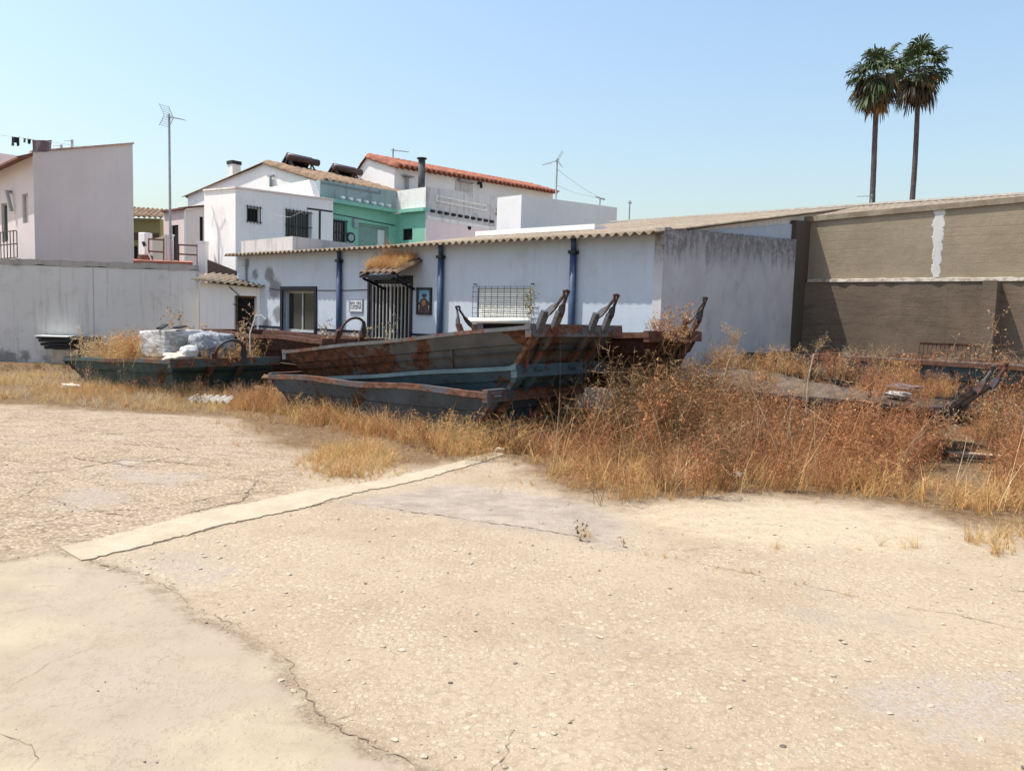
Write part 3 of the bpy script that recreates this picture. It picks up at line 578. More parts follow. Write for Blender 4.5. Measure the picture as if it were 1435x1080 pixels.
# ------------------------------------------------------------------ warehouse behind (brown walls)
E0 = fc.p(-.1, DB, 0); wf = Fr(E0, dL, dW)          # x negative runs to the right
wa = thing('warehouse', wf.p(-8, 3, 0), 'long brown cement warehouse with a pale ledge and a shallow roof', 'building')
a1 = wf.hity(1140, 309, .35); a2 = wf.hity(1435, 282, .35); k_ = (a2[1] - a1[1]) / (a2[0] - a1[0]); eav = lambda x: a1[1] + k_ * (max(x, -30) - a1[0])
l1 = wf.hity(1168, 394, .35)[1]; l2 = wf.hity(1435, 392, .35)[1]; LZ = (l1 + l2) / 2
XE = -26.0
up = MB(); up.hexa([wf.p(x, y, z) for x, y, z in ((0.0, .35, LZ), (XE, .35, LZ), (XE, .6, LZ), (0, .6, LZ), (0, .35, eav(0)), (XE, .35, eav(XE)), (XE, .6, eav(XE)), (0, .6, eav(0)))])
up.build('upper_wall', M['brown_up'], wa)
lo = MB().box(wf, 0.0, XE, .2, .62, 0, LZ - .03)
lo.build('lower_wall', M['brown_low'], wa)
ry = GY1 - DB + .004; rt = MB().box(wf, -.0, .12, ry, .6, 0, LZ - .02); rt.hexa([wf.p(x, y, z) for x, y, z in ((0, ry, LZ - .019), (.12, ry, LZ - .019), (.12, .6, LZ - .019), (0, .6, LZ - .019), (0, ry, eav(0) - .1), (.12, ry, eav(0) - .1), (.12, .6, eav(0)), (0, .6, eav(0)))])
rt.build('return_wall', plaster('shaded_return_render', (.10, .078, .06), (.05, .04, .034), .4, .4, .2), wa)  # shade of this side is painted in as a darker brown
t = NT('ledge_limewash'); n_ = t.noise(5, 9, .7); t.bump(t.noise(30, 6), .4, .02)
M['ledge'] = t.fin(t.mix(t.ramp(n_, .42, .62), (.36, .33, .28), (.2, .165, .13)), .95)
le = MB(); nn = 160
for i in range(nn + 1):
    x = -.05 + (XE + .05) * i / nn; j1 = .004 * math.sin(i * 2.1) + .006 * rng.normal()
    le.v += [wf.p(x, .175 + j1, LZ - .03), wf.p(x, .20 + j1, LZ + .03 + j1), wf.p(x, .349, LZ + .055 + j1), wf.p(x, .349, LZ - .029)]
for i in range(nn):
    for j in range(4): le.f.append((i * 4 + j, i * 4 + (j + 1) % 4, i * 4 + 4 + (j + 1) % 4, i * 4 + 4 + j))
le.f += [(0, 1, 2, 3), (nn * 4, nn * 4 + 1, nn * 4 + 2, nn * 4 + 3)]
le.build('ledge', M['ledge'], wa)
# mortar stripe
s0 = wf.hity(1317, 291, .34); s1 = wf.hity(1311, 392, .34); st = MB(); nn = 40; L_, R_ = [], []
for i in range(nn + 1):
    k = i / nn; xc = s0[0] + (s1[0] - s0[0]) * k; z = eav(s0[0]) - .02 + (LZ + .07 - eav(s0[0]) + .02) * k; w1 = (.088 - .03 * k) * (1 + .22 * sin(i * .9) + .12 * rng.normal()); w2 = (.088 - .03 * k) * (1 + .22 * sin(i * .7 + 2) + .12 * rng.normal())
    st.v += [wf.p(xc - w1, .343, z), wf.p(xc + w2, .343, z), wf.p(xc - w1 - .02, .349, z), wf.p(xc + w2 + .02, .349, z)]
for i in range(nn):
    a = i * 4; st.f += [(a, a + 1, a + 5, a + 4), (a, a + 4, a + 6, a + 2), (a + 1, a + 3, a + 7, a + 5)]
st.build('mortar_stripe', plaster('white_mortar', (.58, .565, .54), (.45, .4, .36), .2, .35, .2), wa)
# pilasters on the lower wall
for px in (1383,):
    x = wf.hity(px, 450, -.35)[0]; MB().box(wf, x - .13, x + .13, -.35, .199, 0, LZ - .05).build('pilaster', M['brown_low'], wa)
# roof in line with the workshop's
zr = lambda y: z_of(DB + y) + .0
xe2 = XE - .2
zE = lambda x: eav(x) + .07
corrugated(wf.p(-.03, .335, zE(0)), wf.p(xe2, .335, zE(xe2)), wf.p(xe2, DR - DB, zr(DR - DB) + .15), wf.p(-.03, DR - DB, zr(DR - DB)), .177, .03, 5, .012, 8).build('roof', M['fibre'], wa, True)
MB().hexa([wf.p(x, y, z) for x, y, z in ((.24, .31, eav(0) - .03), (xe2, .31, eav(xe2) - .03), (xe2, .333, eav(xe2) - .03), (.24, .333, eav(0) - .03), (.24, .31, zE(0) + .02), (xe2, .31, zE(xe2) + .02), (xe2, .333, zE(xe2) + .02), (.24, .333, zE(0) + .02))]).build('gutter_board', M['fibre'], wa)
MB().hexa([wf.p(x, y, z) for x, y, z in ((8, DR - DB - .02, zr(DR - DB)), (xe2, DR - DB - .02, zr(DR - DB) + .15), (xe2, DR - DB + .2, zr(DR - DB) + .15), (8, DR - DB + .2, zr(DR - DB)), (8, DR - DB - .02, zr(DR - DB) + .05), (xe2, DR - DB - .02, zr(DR - DB) + .20), (xe2, DR - DB + .2, zr(DR - DB) + .20), (8, DR - DB + .2, zr(DR - DB) + .05))]).build('ridge_cap', plain('pale_ridge', (.55, .5, .44), .15), wa)

# ------------------------------------------------------------------ long wall and shed
L0 = gnd(45, 508); la = V(1, .06); la /= np.linalg.norm(la); lw = Fr(L0[:2], la, (-la[1], la[0]))
xa = lw.hity(-260, 400)[0]; xb = lw.hity(275, 400)[0]; z0, z1 = lw.hity(0, 362)[1], lw.hity(273, 371)[1]
wl = thing('boundary_wall', lw.p(0, 0, 0), 'long plain white boundary wall in shade on the left', 'wall')
ztop = lambda x: z0 + (z1 - z0) * (x - lw.hity(0, 362)[0]) / (xb - lw.hity(0, 362)[0])
wm = MB(); wm.hexa([lw.p(x, y, z) for x, y, z in ((xa, 0, 0), (xb, 0, 0), (xb, .2, 0), (xa, .2, 0), (xa, 0, ztop(xa) - .16), (xb, 0, ztop(xb) - .16), (xb, .2, ztop(xb) - .16), (xa, .2, ztop(xa) - .16))])
wm.build('wall_panel', M['wall_long'], wl)
cm = MB(); nn = 90
for i in range(nn + 1):
    x = xa + (xb - xa) * i / nn; j1 = .02 * math.sin(i * .5) + .012 * math.sin(i * 1.7); zt = ztop(x) + .012 * math.sin(i * .9)
    cm.v += [lw.p(x, -.012, ztop(x) - .155 + j1), lw.p(x, -.012, zt), lw.p(x, .22, zt), lw.p(x, .22, ztop(x) - .155)]
for i in range(nn):
    for j in range(4): cm.f.append((i * 4 + j, i * 4 + (j + 1) % 4, i * 4 + 4 + (j + 1) % 4, i * 4 + 4 + j))
cm.f += [(0, 1, 2, 3), (nn * 4, nn * 4 + 1, nn * 4 + 2, nn * 4 + 3)]; cm.build('coping', M['cop'], wl)
pj = lw.hity(131, 420)[0]; MB().box(lw, pj - .012, pj + .012, -.004, .05, .02, ztop(pj) - .18).build('joint', plain('joint_grey', (.38, .36, .34), .1), wl)  # joint drawn as a thin strip of darker grey

shf = Fr(atY(280, 450, 20.3)[:2], (1, .10), (-.1, 1))
s_l, s_r = 0.0, shf.hity(366, 430)[0]; zl, zr_ = shf.hity(280, 395)[1], shf.hity(366, 404)[1]
sd = shf.hity(328, 414); sd2 = shf.hity(359, 414)
sh = thing('shed', shf.p(1, .5, 0), 'small white lean-to shed with wavy roof and dark doorway', 'shed')
m_ = MB(); lerp_ = lambda c: zl + (zr_ - zl) * c / s_r
grid_face(m_, lambda c, z, o: shf.p(c, o, z), 0, s_r, lerp_, [(sd[0], sd2[0], 0.02, sd[1])], 0, .2)
m_.add([shf.p(s_r, 0, 0), shf.p(s_r, 1.6, 0), shf.p(s_r, 1.6, zr_), shf.p(s_r, 0, zr_)], [(0, 1, 2, 3)]); m_.add([shf.p(0, 0, 0), shf.p(0, 1.6, 0), shf.p(0, 1.6, zl), shf.p(0, 0, zl)], [(0, 1, 2, 3)])
m_.build('wall', M['white'], sh)
opening(shf, 'A', sd[0], sd2[0], .02, sd[1], sh, 'door', M['wood'], M['dark'], .19, .05)
corrugated(shf.p(-.15, -.22, zl + .05), shf.p(s_r + .12, -.22, zr_ + .05), shf.p(s_r + .12, 1.7, zr_ + .32), shf.p(-.15, 1.7, zl + .32), .177, .03, 2, .012, 8).build('roof', M['fibre'], sh, True)
MB().tube([shf.p(.75, -.01, zl - .1), shf.p(1.3, -.012, zl - .6), shf.p(sd[0] - .03, -.01, 1.75)], .012, 6).build('cable', M['iron'], sh)
t0 = shf.hity(282, 372, 1.2); t1 = shf.hity(330, 388, 1.2)
lp = thing('low_parapet', shf.p(.6, 1.75, 0), 'dark brown parapet over the shed roof', 'wall'); MB().hexa([shf.p(x, y, z) for x, y, z in ((-.3, 1.75, 0), (t1[0] + .25, 1.75, 0), (t1[0] + .25, 2.0, 0), (-.3, 2.0, 0), (-.3, 1.75, t0[1] + .2), (t1[0] + .25, 1.75, t1[1] + .05), (t1[0] + .25, 2.0, t1[1] + .05), (-.3, 2.0, t0[1] + .2))]).build('wall_face', M['brownwall2'], lp)

# ------------------------------------------------------------------ houses behind
def hx(fr, px, py=300): return fr.hity(px, py)
def house(px, Y, pl, pr, tk, tl, tr):
    """frame at the corner pixel; lengths along both faces to pixel columns pl and pr; corner tops from pixel rows"""
    fr = Fr(atY(px, tk, Y)[:2], dL, dW); zk = atY(px, tk, Y)[2]
    xl, zl = fr.hity(pl, tl); yl, zr = fr.hitx(pr, tr); return fr, xl, yl, zk, zl, zr
def rectA(fr, x0, y0, x1, y1, y=0): a = fr.hity(x0, y1, y); b = fr.hity(x1, y0, y); return (min(a[0], b[0]), max(a[0], b[0]), a[1], b[1])
def rectB(fr, x0, y0, x1, y1, x=0): a = fr.hitx(x0, y1, x); b = fr.hitx(x1, y0, x); return (min(a[0], b[0]), max(a[0], b[0]), a[1], b[1])

# white house with two barred windows
fr, xl, yl, zk, zl, zr = house(330, 23.5, 286, 467, 264, 268, 281)
ho = thing('white_house', fr.p(1, 1, 0), 'white house with two barred windows above the workshop roof', 'house')
w1, w2 = rectB(fr, 346, 292, 364, 310), rectB(fr, 400, 299, 435, 336)
block(fr, xl, yl, zk, zl, zr, hB=[w1, w2]).build('wall', M['white'], ho)
opening(fr, 'B', *w1, ho, 'window', M['white_clean'], M['dark'], .12, .03, bars=5, hbars=2); opening(fr, 'B', *w2, ho, 'window', M['galv'], M['glass'], .12, .04, bars=8, hbars=3, mull=1)
MB().hexa([fr.p(x, y, z) for x, y, z in ((-.04, -.04, zk + .003), (-.04, yl, zr + .003), (.16, yl, zr + .003), (.16, -.04, zk + .003), (-.04, -.04, zk + .05), (-.04, yl, zr + .05), (.16, yl, zr + .05), (.16, -.04, zk + .05))]).build('coping', M['pink_light'], ho)
MB().hexa([fr.p(x, y, z) for x, y, z in ((.17, -.04, zk + .003), (xl, -.04, zl + .003), (xl, .2, zl + .003), (.17, .2, zk + .003), (.17, -.04, zk + .05), (xl, -.04, zl + .05), (xl, .2, zl + .05), (.17, .2, zk + .05))]).build('coping', M['white_dirty'], ho)
# its terrace parapet
fr, xl, yl, zk, zl, zr = house(410, 20.0, 338, 500, 331, 338, 342)
tp = thing('terrace_parapet', fr.p(.5, .5, 0), 'low grey parapet under the barred windows', 'wall')
mb = MB(); mb.hexa([fr.p(x, y, z) for x, y, z in ((0, 0, 2.6), (xl, 0, 2.6), (xl, .15, 2.6), (0, .15, 2.6), (0, 0, zk), (xl, 0, zl), (xl, .15, zl), (0, .15, zk))])
mb.hexa([fr.p(x, y, z) for x, y, z in ((0, .151, 2.6), (.15, .151, 2.6), (.15, yl, 2.6), (0, yl, 2.6), (0, .151, zk), (.15, .151, zk), (.15, yl, zr), (0, yl, zr))])
mb.box(fr, .0, xl, .16, yl, 2.5, 2.7); mb.build('parapet_face', M['parapet'], tp)
tpf = fr
# washing line post
p0 = tpf.p(.5, tpf.hitx(448, 330, .5)[0], 0); zb_ = tpf.hitx(448, 335, .5)[1]; zt_ = tpf.hitx(448, 296, .5)[1]
cl = thing('clothesline_post', p0 + V(0, 0, 2.7), 'black T shaped clothesline post on the white house terrace', 'post')
MB().bar(p0 + V(0, 0, 2.7), p0 + V(0, 0, zt_), .05, .05, (1, 0, 0)).build('upright', M['iron'], cl); MB().bar(p0 + V(-.28, -.25, zt_ + .03), p0 + V(.28, .25, zt_ + .03), .04, .045).build('crossbar', M['iron'], cl)
MB().tube([p0 + V(-.25, -.22, zt_ + .03), p0 + V(-.9, .3, zt_ - .15), p0 + V(-1.6, .9, zt_ - .02)], .006, 5).build('line', M['galv'], cl)

# big gabled house
gf = Fr(atY(450, 252, 28.5)[:2], dL, dW); zR_ = atY(450, 252, 28.5)[2]
rx, rz = gf.hity(372, 229); lx, lz = gf.hity(263, 273); gl = 14.0
gh = thing('gabled_house', gf.p(rx, 3, 0), 'big white gabled house with a brown tiled roof behind', 'house')
mb = MB().prism([gf.p(0, 0, 0), gf.p(0, 0, zR_), gf.p(rx, 0, rz), gf.p(lx, 0, lz), gf.p(lx, 0, 0)], gf.b * gl); mb.build('wall', M['white'], gh)
corrugated(gf.p(-.3, -.12, zR_ - .06), gf.p(-.3, gl, zR_ - .06), gf.p(rx, gl, rz + .06), gf.p(rx, -.12, rz + .06), .30, .085, 14, .03, 8, .03, round_=True).build('roof', M['tile_brown'], gh, True)
corrugated(gf.p(lx + .3, -.12, lz - .06), gf.p(lx + .3, gl, lz - .06), gf.p(rx, gl, rz + .06), gf.p(rx, -.12, rz + .06), .24, .03, 6, .03, 8, .0, round_=True).build('roof', M['tile_brown'], gh, True)
c0 = gf.hity(328, 235, 1.5); ch = MB().box(gf, c0[0] - .2, c0[0] + .2, 1.3, 1.7, lz, c0[1] + .12); cho = ch.build('chimney', M['white_dirty'], gh)
MB().box(gf, c0[0] - .23, c0[0] + .23, 1.27, 1.73, c0[1] + .121, c0[1] + .27).build('chimney_cap', M['iron'], cho)
c1 = gf.hity(379, 247, -.08); MB().tube([gf.p(c1[0], -.08, c1[1] - .4), gf.p(c1[0], -.08, c1[1])], .05, 8).box(gf, c1[0] - .2, c1[0] + .2, -.12, -.04, c1[1], c1[1] + .04).build('vent_pipe', M['galv'], gh)
# sloping party wall in front of the gable
pf = Fr(atY(433, 252, 26.0)[:2], dL, dW); zA = atY(433, 252, 26)[2]; pe = pf.hity(355, 267)
pw = thing('party_wall', pf.p(.5, 0, 0), 'stained white sloping party wall before the gabled house', 'wall')
MB().prism([pf.p(-.3, 0, 0), pf.p(-.3, 0, zA - .6), pf.p(0, 0, zA), pf.p(pe[0], 0, pe[1]), pf.p(pe[0], 0, 0)], pf.b * .25).build('wall_face', M['white_dirty'], pw)
# solar water heaters
def heater(fr, x, y, z, name_label, s=1.0):
    h = thing('solar_heater', fr.p(x, y, z), name_label, 'water heater', 'solar water heaters on the brown tiled roof')
    a = s
    MB().tube([fr.p(x + .1, y, z + .5 * a), fr.p(x + .1, y + 2.2 * a, z + .5 * a)], .21 * a, 14).build('tank', M['tank'], h, True)
    p = MB(); p.hexa([fr.p(x + q[0] * a, y + q[1] * a, z + q[2] * a) for q in ((1.3, .05, -.25), (1.3, 1.85, -.25), (1.36, 1.85, -.2), (1.36, .05, -.2), (.25, .05, .72), (.25, 1.85, .72), (.31, 1.85, .78), (.31, .05, .78))]); p.build('collector', M['solar'], h)
    l = MB()
    for yy in (.15, 1.7):
        l.bar(fr.p(x + .2 * a, y + yy * a, z - .2), fr.p(x + .2 * a, y + yy * a, z + .4 * a), .05, .05, (1, 0, 0)); l.bar(fr.p(x + .2 * a, y + yy * a, z + .6 * a), fr.p(x + 1.3 * a, y + yy * a, z - .3), .05, .06)
        l.bar(fr.p(x - .4 * a, y + yy * a, z - .2), fr.p(x + .1 * a, y + yy * a, z + .3 * a), .05, .05)
    l.build('stand', M['tank'], h); return h
hz_ = gf.hity(385, 232, .9)
heater(gf, rx - .55, .7, rz - .0, 'nearer solar water heater on the white gable ridge', .66)
hy2 = gf.hitx(470, 243, rx - .45)[0]; heater(gf, rx - .45, hy2, rz + .0, 'farther solar water heater half hidden behind the red roofed house', .66)

# red-tiled house
rf = Fr(atY(553, 233, 33.0)[:2], dL, dW); zk = atY(553, 233, 33)[2]
rgx, rgz = rf.hity(514, 221); bx, bz = rf.hity(489, 259); yl, ze = rf.hitx(778, 272); yl -= .2
rh = thing('red_roofed_house', rf.p(1, 3, 0), 'tall white house with an orange red tiled roof', 'house')
wd = rectB(rf, 640, 258, 660, 263)
dzr = ze - zk; mb = MB(); rg5 = lambda y, dz: [rf.p(0, y, 0), rf.p(0, y, zk + dz), rf.p(rgx, y, rgz + dz), rf.p(2 * rgx, y, zk - 1.0 + dz), rf.p(2 * rgx, y, 0)]; mb.add(rg5(0, 0) + rg5(yl, dzr), [(4, 3, 2, 1, 0), (5, 6, 7, 8, 9)] + [(i, (i + 1) % 5, 5 + (i + 1) % 5, 5 + i) for i in range(5)]); mb.build('wall', M['white_clean'], rh)
corrugated(rf.p(-.35, -.1, zk - .03), rf.p(-.35, yl + .1, ze + .02), rf.p(rgx, yl + .1, rgz + (ze - zk) + .1), rf.p(rgx, -.1, rgz + .1), .32, .10, 8, .04, 8, .035, round_=True).build('roof', M['tile_red'], rh, True)
corrugated(rf.p(2 * rgx + .2, -.1, zk - 1.1), rf.p(2 * rgx + .2, yl, zk - 1.1 + dzr), rf.p(rgx, yl, rgz + .07 + dzr), rf.p(rgx, -.1, rgz + .07), .27, .04, 6, .04, 8, .02, round_=True).build('roof', M['tile_red'], rh, True)
MB().box(rf, -.03, -.003, wd[0] - .1, wd[1] + .1, wd[2] - .4, wd[3]).build('wall_panel', M['parapet'], rh)
b_ = MB(); b_.box(rf, -.22, -.003, wd[0], wd[1], wd[3], wd[3] + .09); b_.build('awning_bar', M['galv'], rh)
c1 = rf.hitx(571, 248, -.12); MB().tube([rf.p(-.12, c1[0], c1[1] - .5), rf.p(-.12, c1[0], c1[1])], .07, 8).box(rf, -.3, .0, c1[0] - .25, c1[0] + .25, c1[1], c1[1] + .05).build('vent_pipe', M['galv'], rh)
c1 = rf.hitx(672, 260, -.1); MB().tube([rf.p(-.003, c1[0], c1[1] + .1), rf.p(-.18, c1[0], c1[1] + .12), rf.p(-.22, c1[0], c1[1] - .12)], .07, 8).build('wall_lamp', M['iron'], rh)

# green house : recessed green front, pale return, grey front
kf = Fr(atY(556, 268, 30.0)[:2], dL, dW); kz = atY(556, 268, 30)[2]
y_l, z_l = kf.hitx(448, 252)                        # near left end (negative y)
x_r, z_r = kf.hity(597, 262)                        # return wall towards the camera (negative x)
gr_ = thing('green_house', kf.p(2, 2, 0), 'green and white house with a weathered grey parapet', 'house')
mid_ = kf.hitx(500, 300)[1]; ZC = kf.hitx(556, 300)[1]; ZC0 = ZC
w1 = rectB(kf, 466, 311, 485, 340); dr_ = rectB(kf, 502, 318, 545, 345); dr_ = (dr_[0], dr_[1], dr_[2] - .6, dr_[3]); w1 = (w1[0], w1[1], w1[2], w1[3])
mb = MB(); grid_face(mb, lambda c, z, o: kf.p(o, c, z), y_l, 0, lambda c: ZC, [w1, dr_], 0, .15)
w3 = rectA(kf, 564, 320, 578, 337)
grid_face(mb, lambda c, z, o: kf.p(c, o, z), x_r, 0, lambda c: ZC, [w3], 0, .15)
mb.add([kf.p(.15, y_l, 0), kf.p(6, y_l, 0), kf.p(6, y_l, ZC), kf.p(.15, y_l, ZC)], [(0, 1, 2, 3)])
mb.build('wall', M['green'], gr_)
opening(kf, 'B', *w1, gr_, 'window', M['iron'], M['glass'], .12, .03, bars=6, hbars=3)
opening(kf, 'B', *dr_, gr_, 'door', plain('pale_green_door', (.24, .36, .29), .1), plain('grey_green_panel', (.22, .33, .28), .08), .13, .08)
opening(kf, 'A', *w3, gr_, 'window', M['iron'], M['dark'], .1, .03)
pm_ = MB(); pm_.hexa([kf.p(x, y, z) for x, y, z in ((-.02, y_l, ZC + .14), (-.02, -.02, ZC + .14), (.2, -.02, ZC + .14), (.2, y_l, ZC + .14), (-.02, y_l, z_l), (-.02, -.02, kz), (.2, -.02, kz), (.2, y_l, z_l))])
pm_.build('parapet', M['greyteal'], gr_)
fm = MB(); fm.box(kf, -.05, -.021, y_l, -.9, ZC + .62, ZC + .67); fm.box(kf, -.05, -.021, -.9, -.85, ZC + .62, kz - .1); fm.build('parapet_moulding', plaster('dark_moulding', (.2, .25, .25), streak=.4), gr_)
pr = MB(); pr.hexa([kf.p(x, y, z) for x, y, z in ((x_r, -.0, ZC + .14), (-.021, -.0, ZC + .14), (-.021, .2, ZC + .14), (x_r, .2, ZC + .14), (x_r, 0, z_r), (-.021, 0, kz), (-.021, .2, kz), (x_r, .2, z_r))]); pr.build('parapet', M['white_dirty'], gr_)
co = MB(); co.box(kf, -.28, .1, y_l, -.2, ZC + .0, ZC + .13); co.box(kf, x_r - .05, -.29, -.16, .1, ZC + .0, ZC + .13); co.build('cornice', plaster('green_cornice', (.25, .52, .40), (.12, .3, .23), .2, .3, .1), gr_)
for i in range(7):
    y = y_l + .9 + (-y_l - 1.4) * i / 6; s_ = MB().tube([kf.p(.05, y, ZC + .25), kf.p(-.2, y, ZC + .23)], .055, 10); s_.build('water_spout', M['white_clean'], gr_)
fz = kf.hitx(491, 333); MB().tube([kf.p(-.004, fz[0], fz[1]), kf.p(-.04, fz[0], fz[1])], .19, 18).build('round_plate', M['iron'], gr_)
MB().tube([kf.p(-.041, fz[0], fz[1]), kf.p(-.05, fz[0], fz[1])], .125, 18).build('round_plate', M['greyteal'], gr_)
fz = kf.hitx(533, 334, .1); MB().box(kf, .06, .10, fz[0] - .16, fz[0] + .16, fz[1] - .3, fz[1] + .3).build('notice', M['paper'], gr_)
fz = kf.hitx(497, 313); MB().box(kf, -.1, -.004, fz[0] - .1, fz[0] + .1, fz[1] - .15, fz[1] + .15).build('meter_box', M['greyteal'], gr_)
MB().tube([kf.p(-.02, y_l + .3, ZC - .35), kf.p(-.02, fz[0], ZC - .38), kf.p(-.02, -.1, ZC - .45)], .015, 5).build('cable', M['iron'], gr_)
# grey front beyond the return
qf = Fr(kf.p(x_r, 0, 0)[:2], dL, dW); qy, qz = qf.hitx(695, 275)
mb = MB(); grid_face(mb, lambda c, z, o: qf.p(o, c, z), 0, qy, lambda c: z_r + (qz - z_r) * c / qy, [], 0, .1)
mb.add([qf.p(0, qy, 0), qf.p(8, qy, 0), qf.p(8, qy, qz), qf.p(0, qy, qz)], [(0, 1, 2, 3)]); mb.build('front_wall', M['parapet'], gr_)
zb1 = qf.hitx(600, 297)[1]; pn = MB(); pn.box(qf, -.05, -.003, .05, qy - .05, zb1 - .28, zb1 - .14); pn.box(qf, -.05, -.003, .5, qy - .6, z_r - .28, z_r - .22); pn.box(qf, -.05, -.003, .5, qy - .6, zb1 + .42, zb1 + .48)
pn.box(qf, -.05, -.003, .5, .56, zb1 + .481, z_r - .281); pn.box(qf, -.05, -.003, qy - .66, qy - .6, zb1 + .481, z_r - .281); pn.build('parapet_moulding', M['white_dirty'], gr_)
MB().box(qf, -.03, -.003, .0, qy, .5, zb1 - .281).build('lower_front', M['pink_light'], gr_)
for i in range(10):
    y = .3 + (qy - .6) * i / 9; MB().tube([qf.p(.02, y, zb1 + .06), qf.p(-.16, y, zb1 + .03)], .06, 8).build('water_spout', M['iron'], gr_)
fz = qf.hitx(657, 319); MB().tube([qf.p(-.031, fz[0], fz[1]), qf.p(-.045, fz[0], fz[1])], .1, 12).build('vent_hole', M['dark'], gr_)
# stove pipe on it
sp_ = qf.p(.4, .15, 0); zt_ = qf.hitx(593, 222, .4)[1]; zb2 = z_r - .4
spo = thing('stove_pipe', sp_ + V(0, 0, zb2), 'dark stove pipe rising from the green house parapet', 'chimney pipe')
MB().tube([sp_ + V(0, 0, zb2), sp_ + V(0, 0, zt_ - .15)], .13, 12).build('pipe', plain('sooty_pipe', (.07, .075, .08), .3), spo, True); MB().tube([sp_ + V(0, 0, zt_ - .149), sp_ + V(0, 0, zt_ - .05)], .13, 12).tube([sp_ + V(0, 0, zt_ - .04), sp_ + V(0, 0, zt_)], .19, 12).build('cowl', M['iron'], spo)

# plain white block
fr, xl, yl, zk, zl, zr = house(731, 27.0, 697, 865, 273, 277, 291)
wb = tag(block(fr, xl, yl, zk, zl, zr).build('white_block', M['white_clean'], origin=fr.p(xl / 2, yl / 2, 0)), 'plain windowless white block behind the workshop roof', 'building')
wbf, wby, wbz = fr, yl, (zk, zr)
# low tiled edge between green house and block
fz = atY(692, 326, 26.0)
ex = thing('lean_to_roof', fz, 'small reddish lean-to roof edge below the grey parapet', 'roof')
a = kf; e0 = atY(668, 331, 26); e1 = atY(706, 322, 28); corrugated(e0, e1, e1 + V(.6, 1, .2), e0 + V(.6, 1, .2), .2, .03, 2, .02, 8, round_=True).build('tiles', M['tile_edge'], ex)

# pink house on the left
fr, xl, yl, zk, zl, zr = house(46, 26.0, -70, 186, 214, 268, 202)
ph = thing('pink_house', fr.p(1, 2, 0), 'pale pink house with a large blank side wall', 'house')
w1 = rectA(fr, 32, 271, 39, 313); w2 = rectA(fr, 3, 284, 10, 340)
block(fr, xl, yl, zk, zl, zr, zlr=zk, hA=[w1, w2]).build('wall', M['pink'], ph)
opening(fr, 'A', *w1, ph, 'window', M['alu'], plain('pale_blind', (.5, .47, .42), .05), .12, .05); opening(fr, 'A', *w2, ph, 'door', M['alu'], M['glass'], .12, .05)
z5 = fr.hity(45, 262)[1]
rl = MB(); za = fr.hity(44, 219, -.55); zb3 = fr.hity(-5, 246, -.55)
ev = MB(); ev.hexa([fr.p(x, y, z) for x, y, z in ((.0, -.45, zk - .26), (xl, -.45, zl - .26), (xl, -.003, zl - .10), (.0, -.003, zk - .10), (.0, -.45, zk - .19), (xl, -.45, zl - .19), (xl, -.003, zl - .0), (.0, -.003, zk - .0))]); ev.build('eaves', M['tile_edge'], ph)
co = MB(); co.hexa([fr.p(x, y, z) for x, y, z in ((-.05, -.05, zk + .003), (-.05, yl + .03, zr + .003), (.2, yl + .03, zr + .003), (.2, -.05, zk + .003), (-.05, -.05, zk + .06), (-.05, yl + .03, zr + .06), (.2, yl + .03, zr + .06), (.2, -.05, zk + .06))]); co.build('verge_tiles', plain('pale_verge_tile', (.45, .27, .2), .3), ph)
p1 = fr.hity(14, 268, -.1); p2 = fr.hity(16, 296, -.1); MB().tube([fr.p(p1[0] + .2, -.003, p1[1]), fr.p(p1[0], -.2, p1[1]), fr.p(p2[0], -.1, p2[1])], .06, 8).build('flue_pipe', M['galv'], ph)
bl = MB(); q0 = fr.hity(22, 318, -.8); q1 = fr.hity(0, 332, -.8)
xa1, xb1, zr1 = fr.hity(24, 330, -.7)[0], fr.hity(-12, 330, -.7)[0], fr.hity(10, 325, -.7)[1]
for k in range(9):
    x = xa1 + (xb1 - xa1) * k / 8; bl.box(fr, x - .012, x + .012, -.72, -.696, zr1 - .85, zr1)
for z in (zr1, zr1 - .42, zr1 - .86): bl.box(fr, min(xa1, xb1), max(xa1, xb1), -.75, -.725, z - .015, z + .015)
bl.box(fr, min(xa1, xb1), max(xa1, xb1), -.724, -.003, zr1 - 1.0, zr1 - .89); bl.build('balcony', M['iron'], ph)
# neighbour roof block behind it
nf = atY(0, 212, 30.0); nb_ = Fr(atY(-60, 240, 31)[:2], (1, .1), (-.1, 1)); z_n = atY(0, 212, 31)[2]
xa2, xb2 = 0, nb_.hity(41, 218)[0]
tag(MB().hexa([nb_.p(x, y, z) for x, y, z in ((0, 0, 0), (xb2, 0, 0), (xb2, 4, 0), (0, 4, 0), (0, 0, z_n + .1), (xb2, 0, z_n - .15), (xb2, 4, z_n - .15), (0, 4, z_n + .1))]).build('mauve_house', plaster('mauve_render', (.56, .46, .46), streak=.1), origin=nb_.p(1, 1, 0)), 'mauve wall of a house showing above the pink house eaves', 'house')

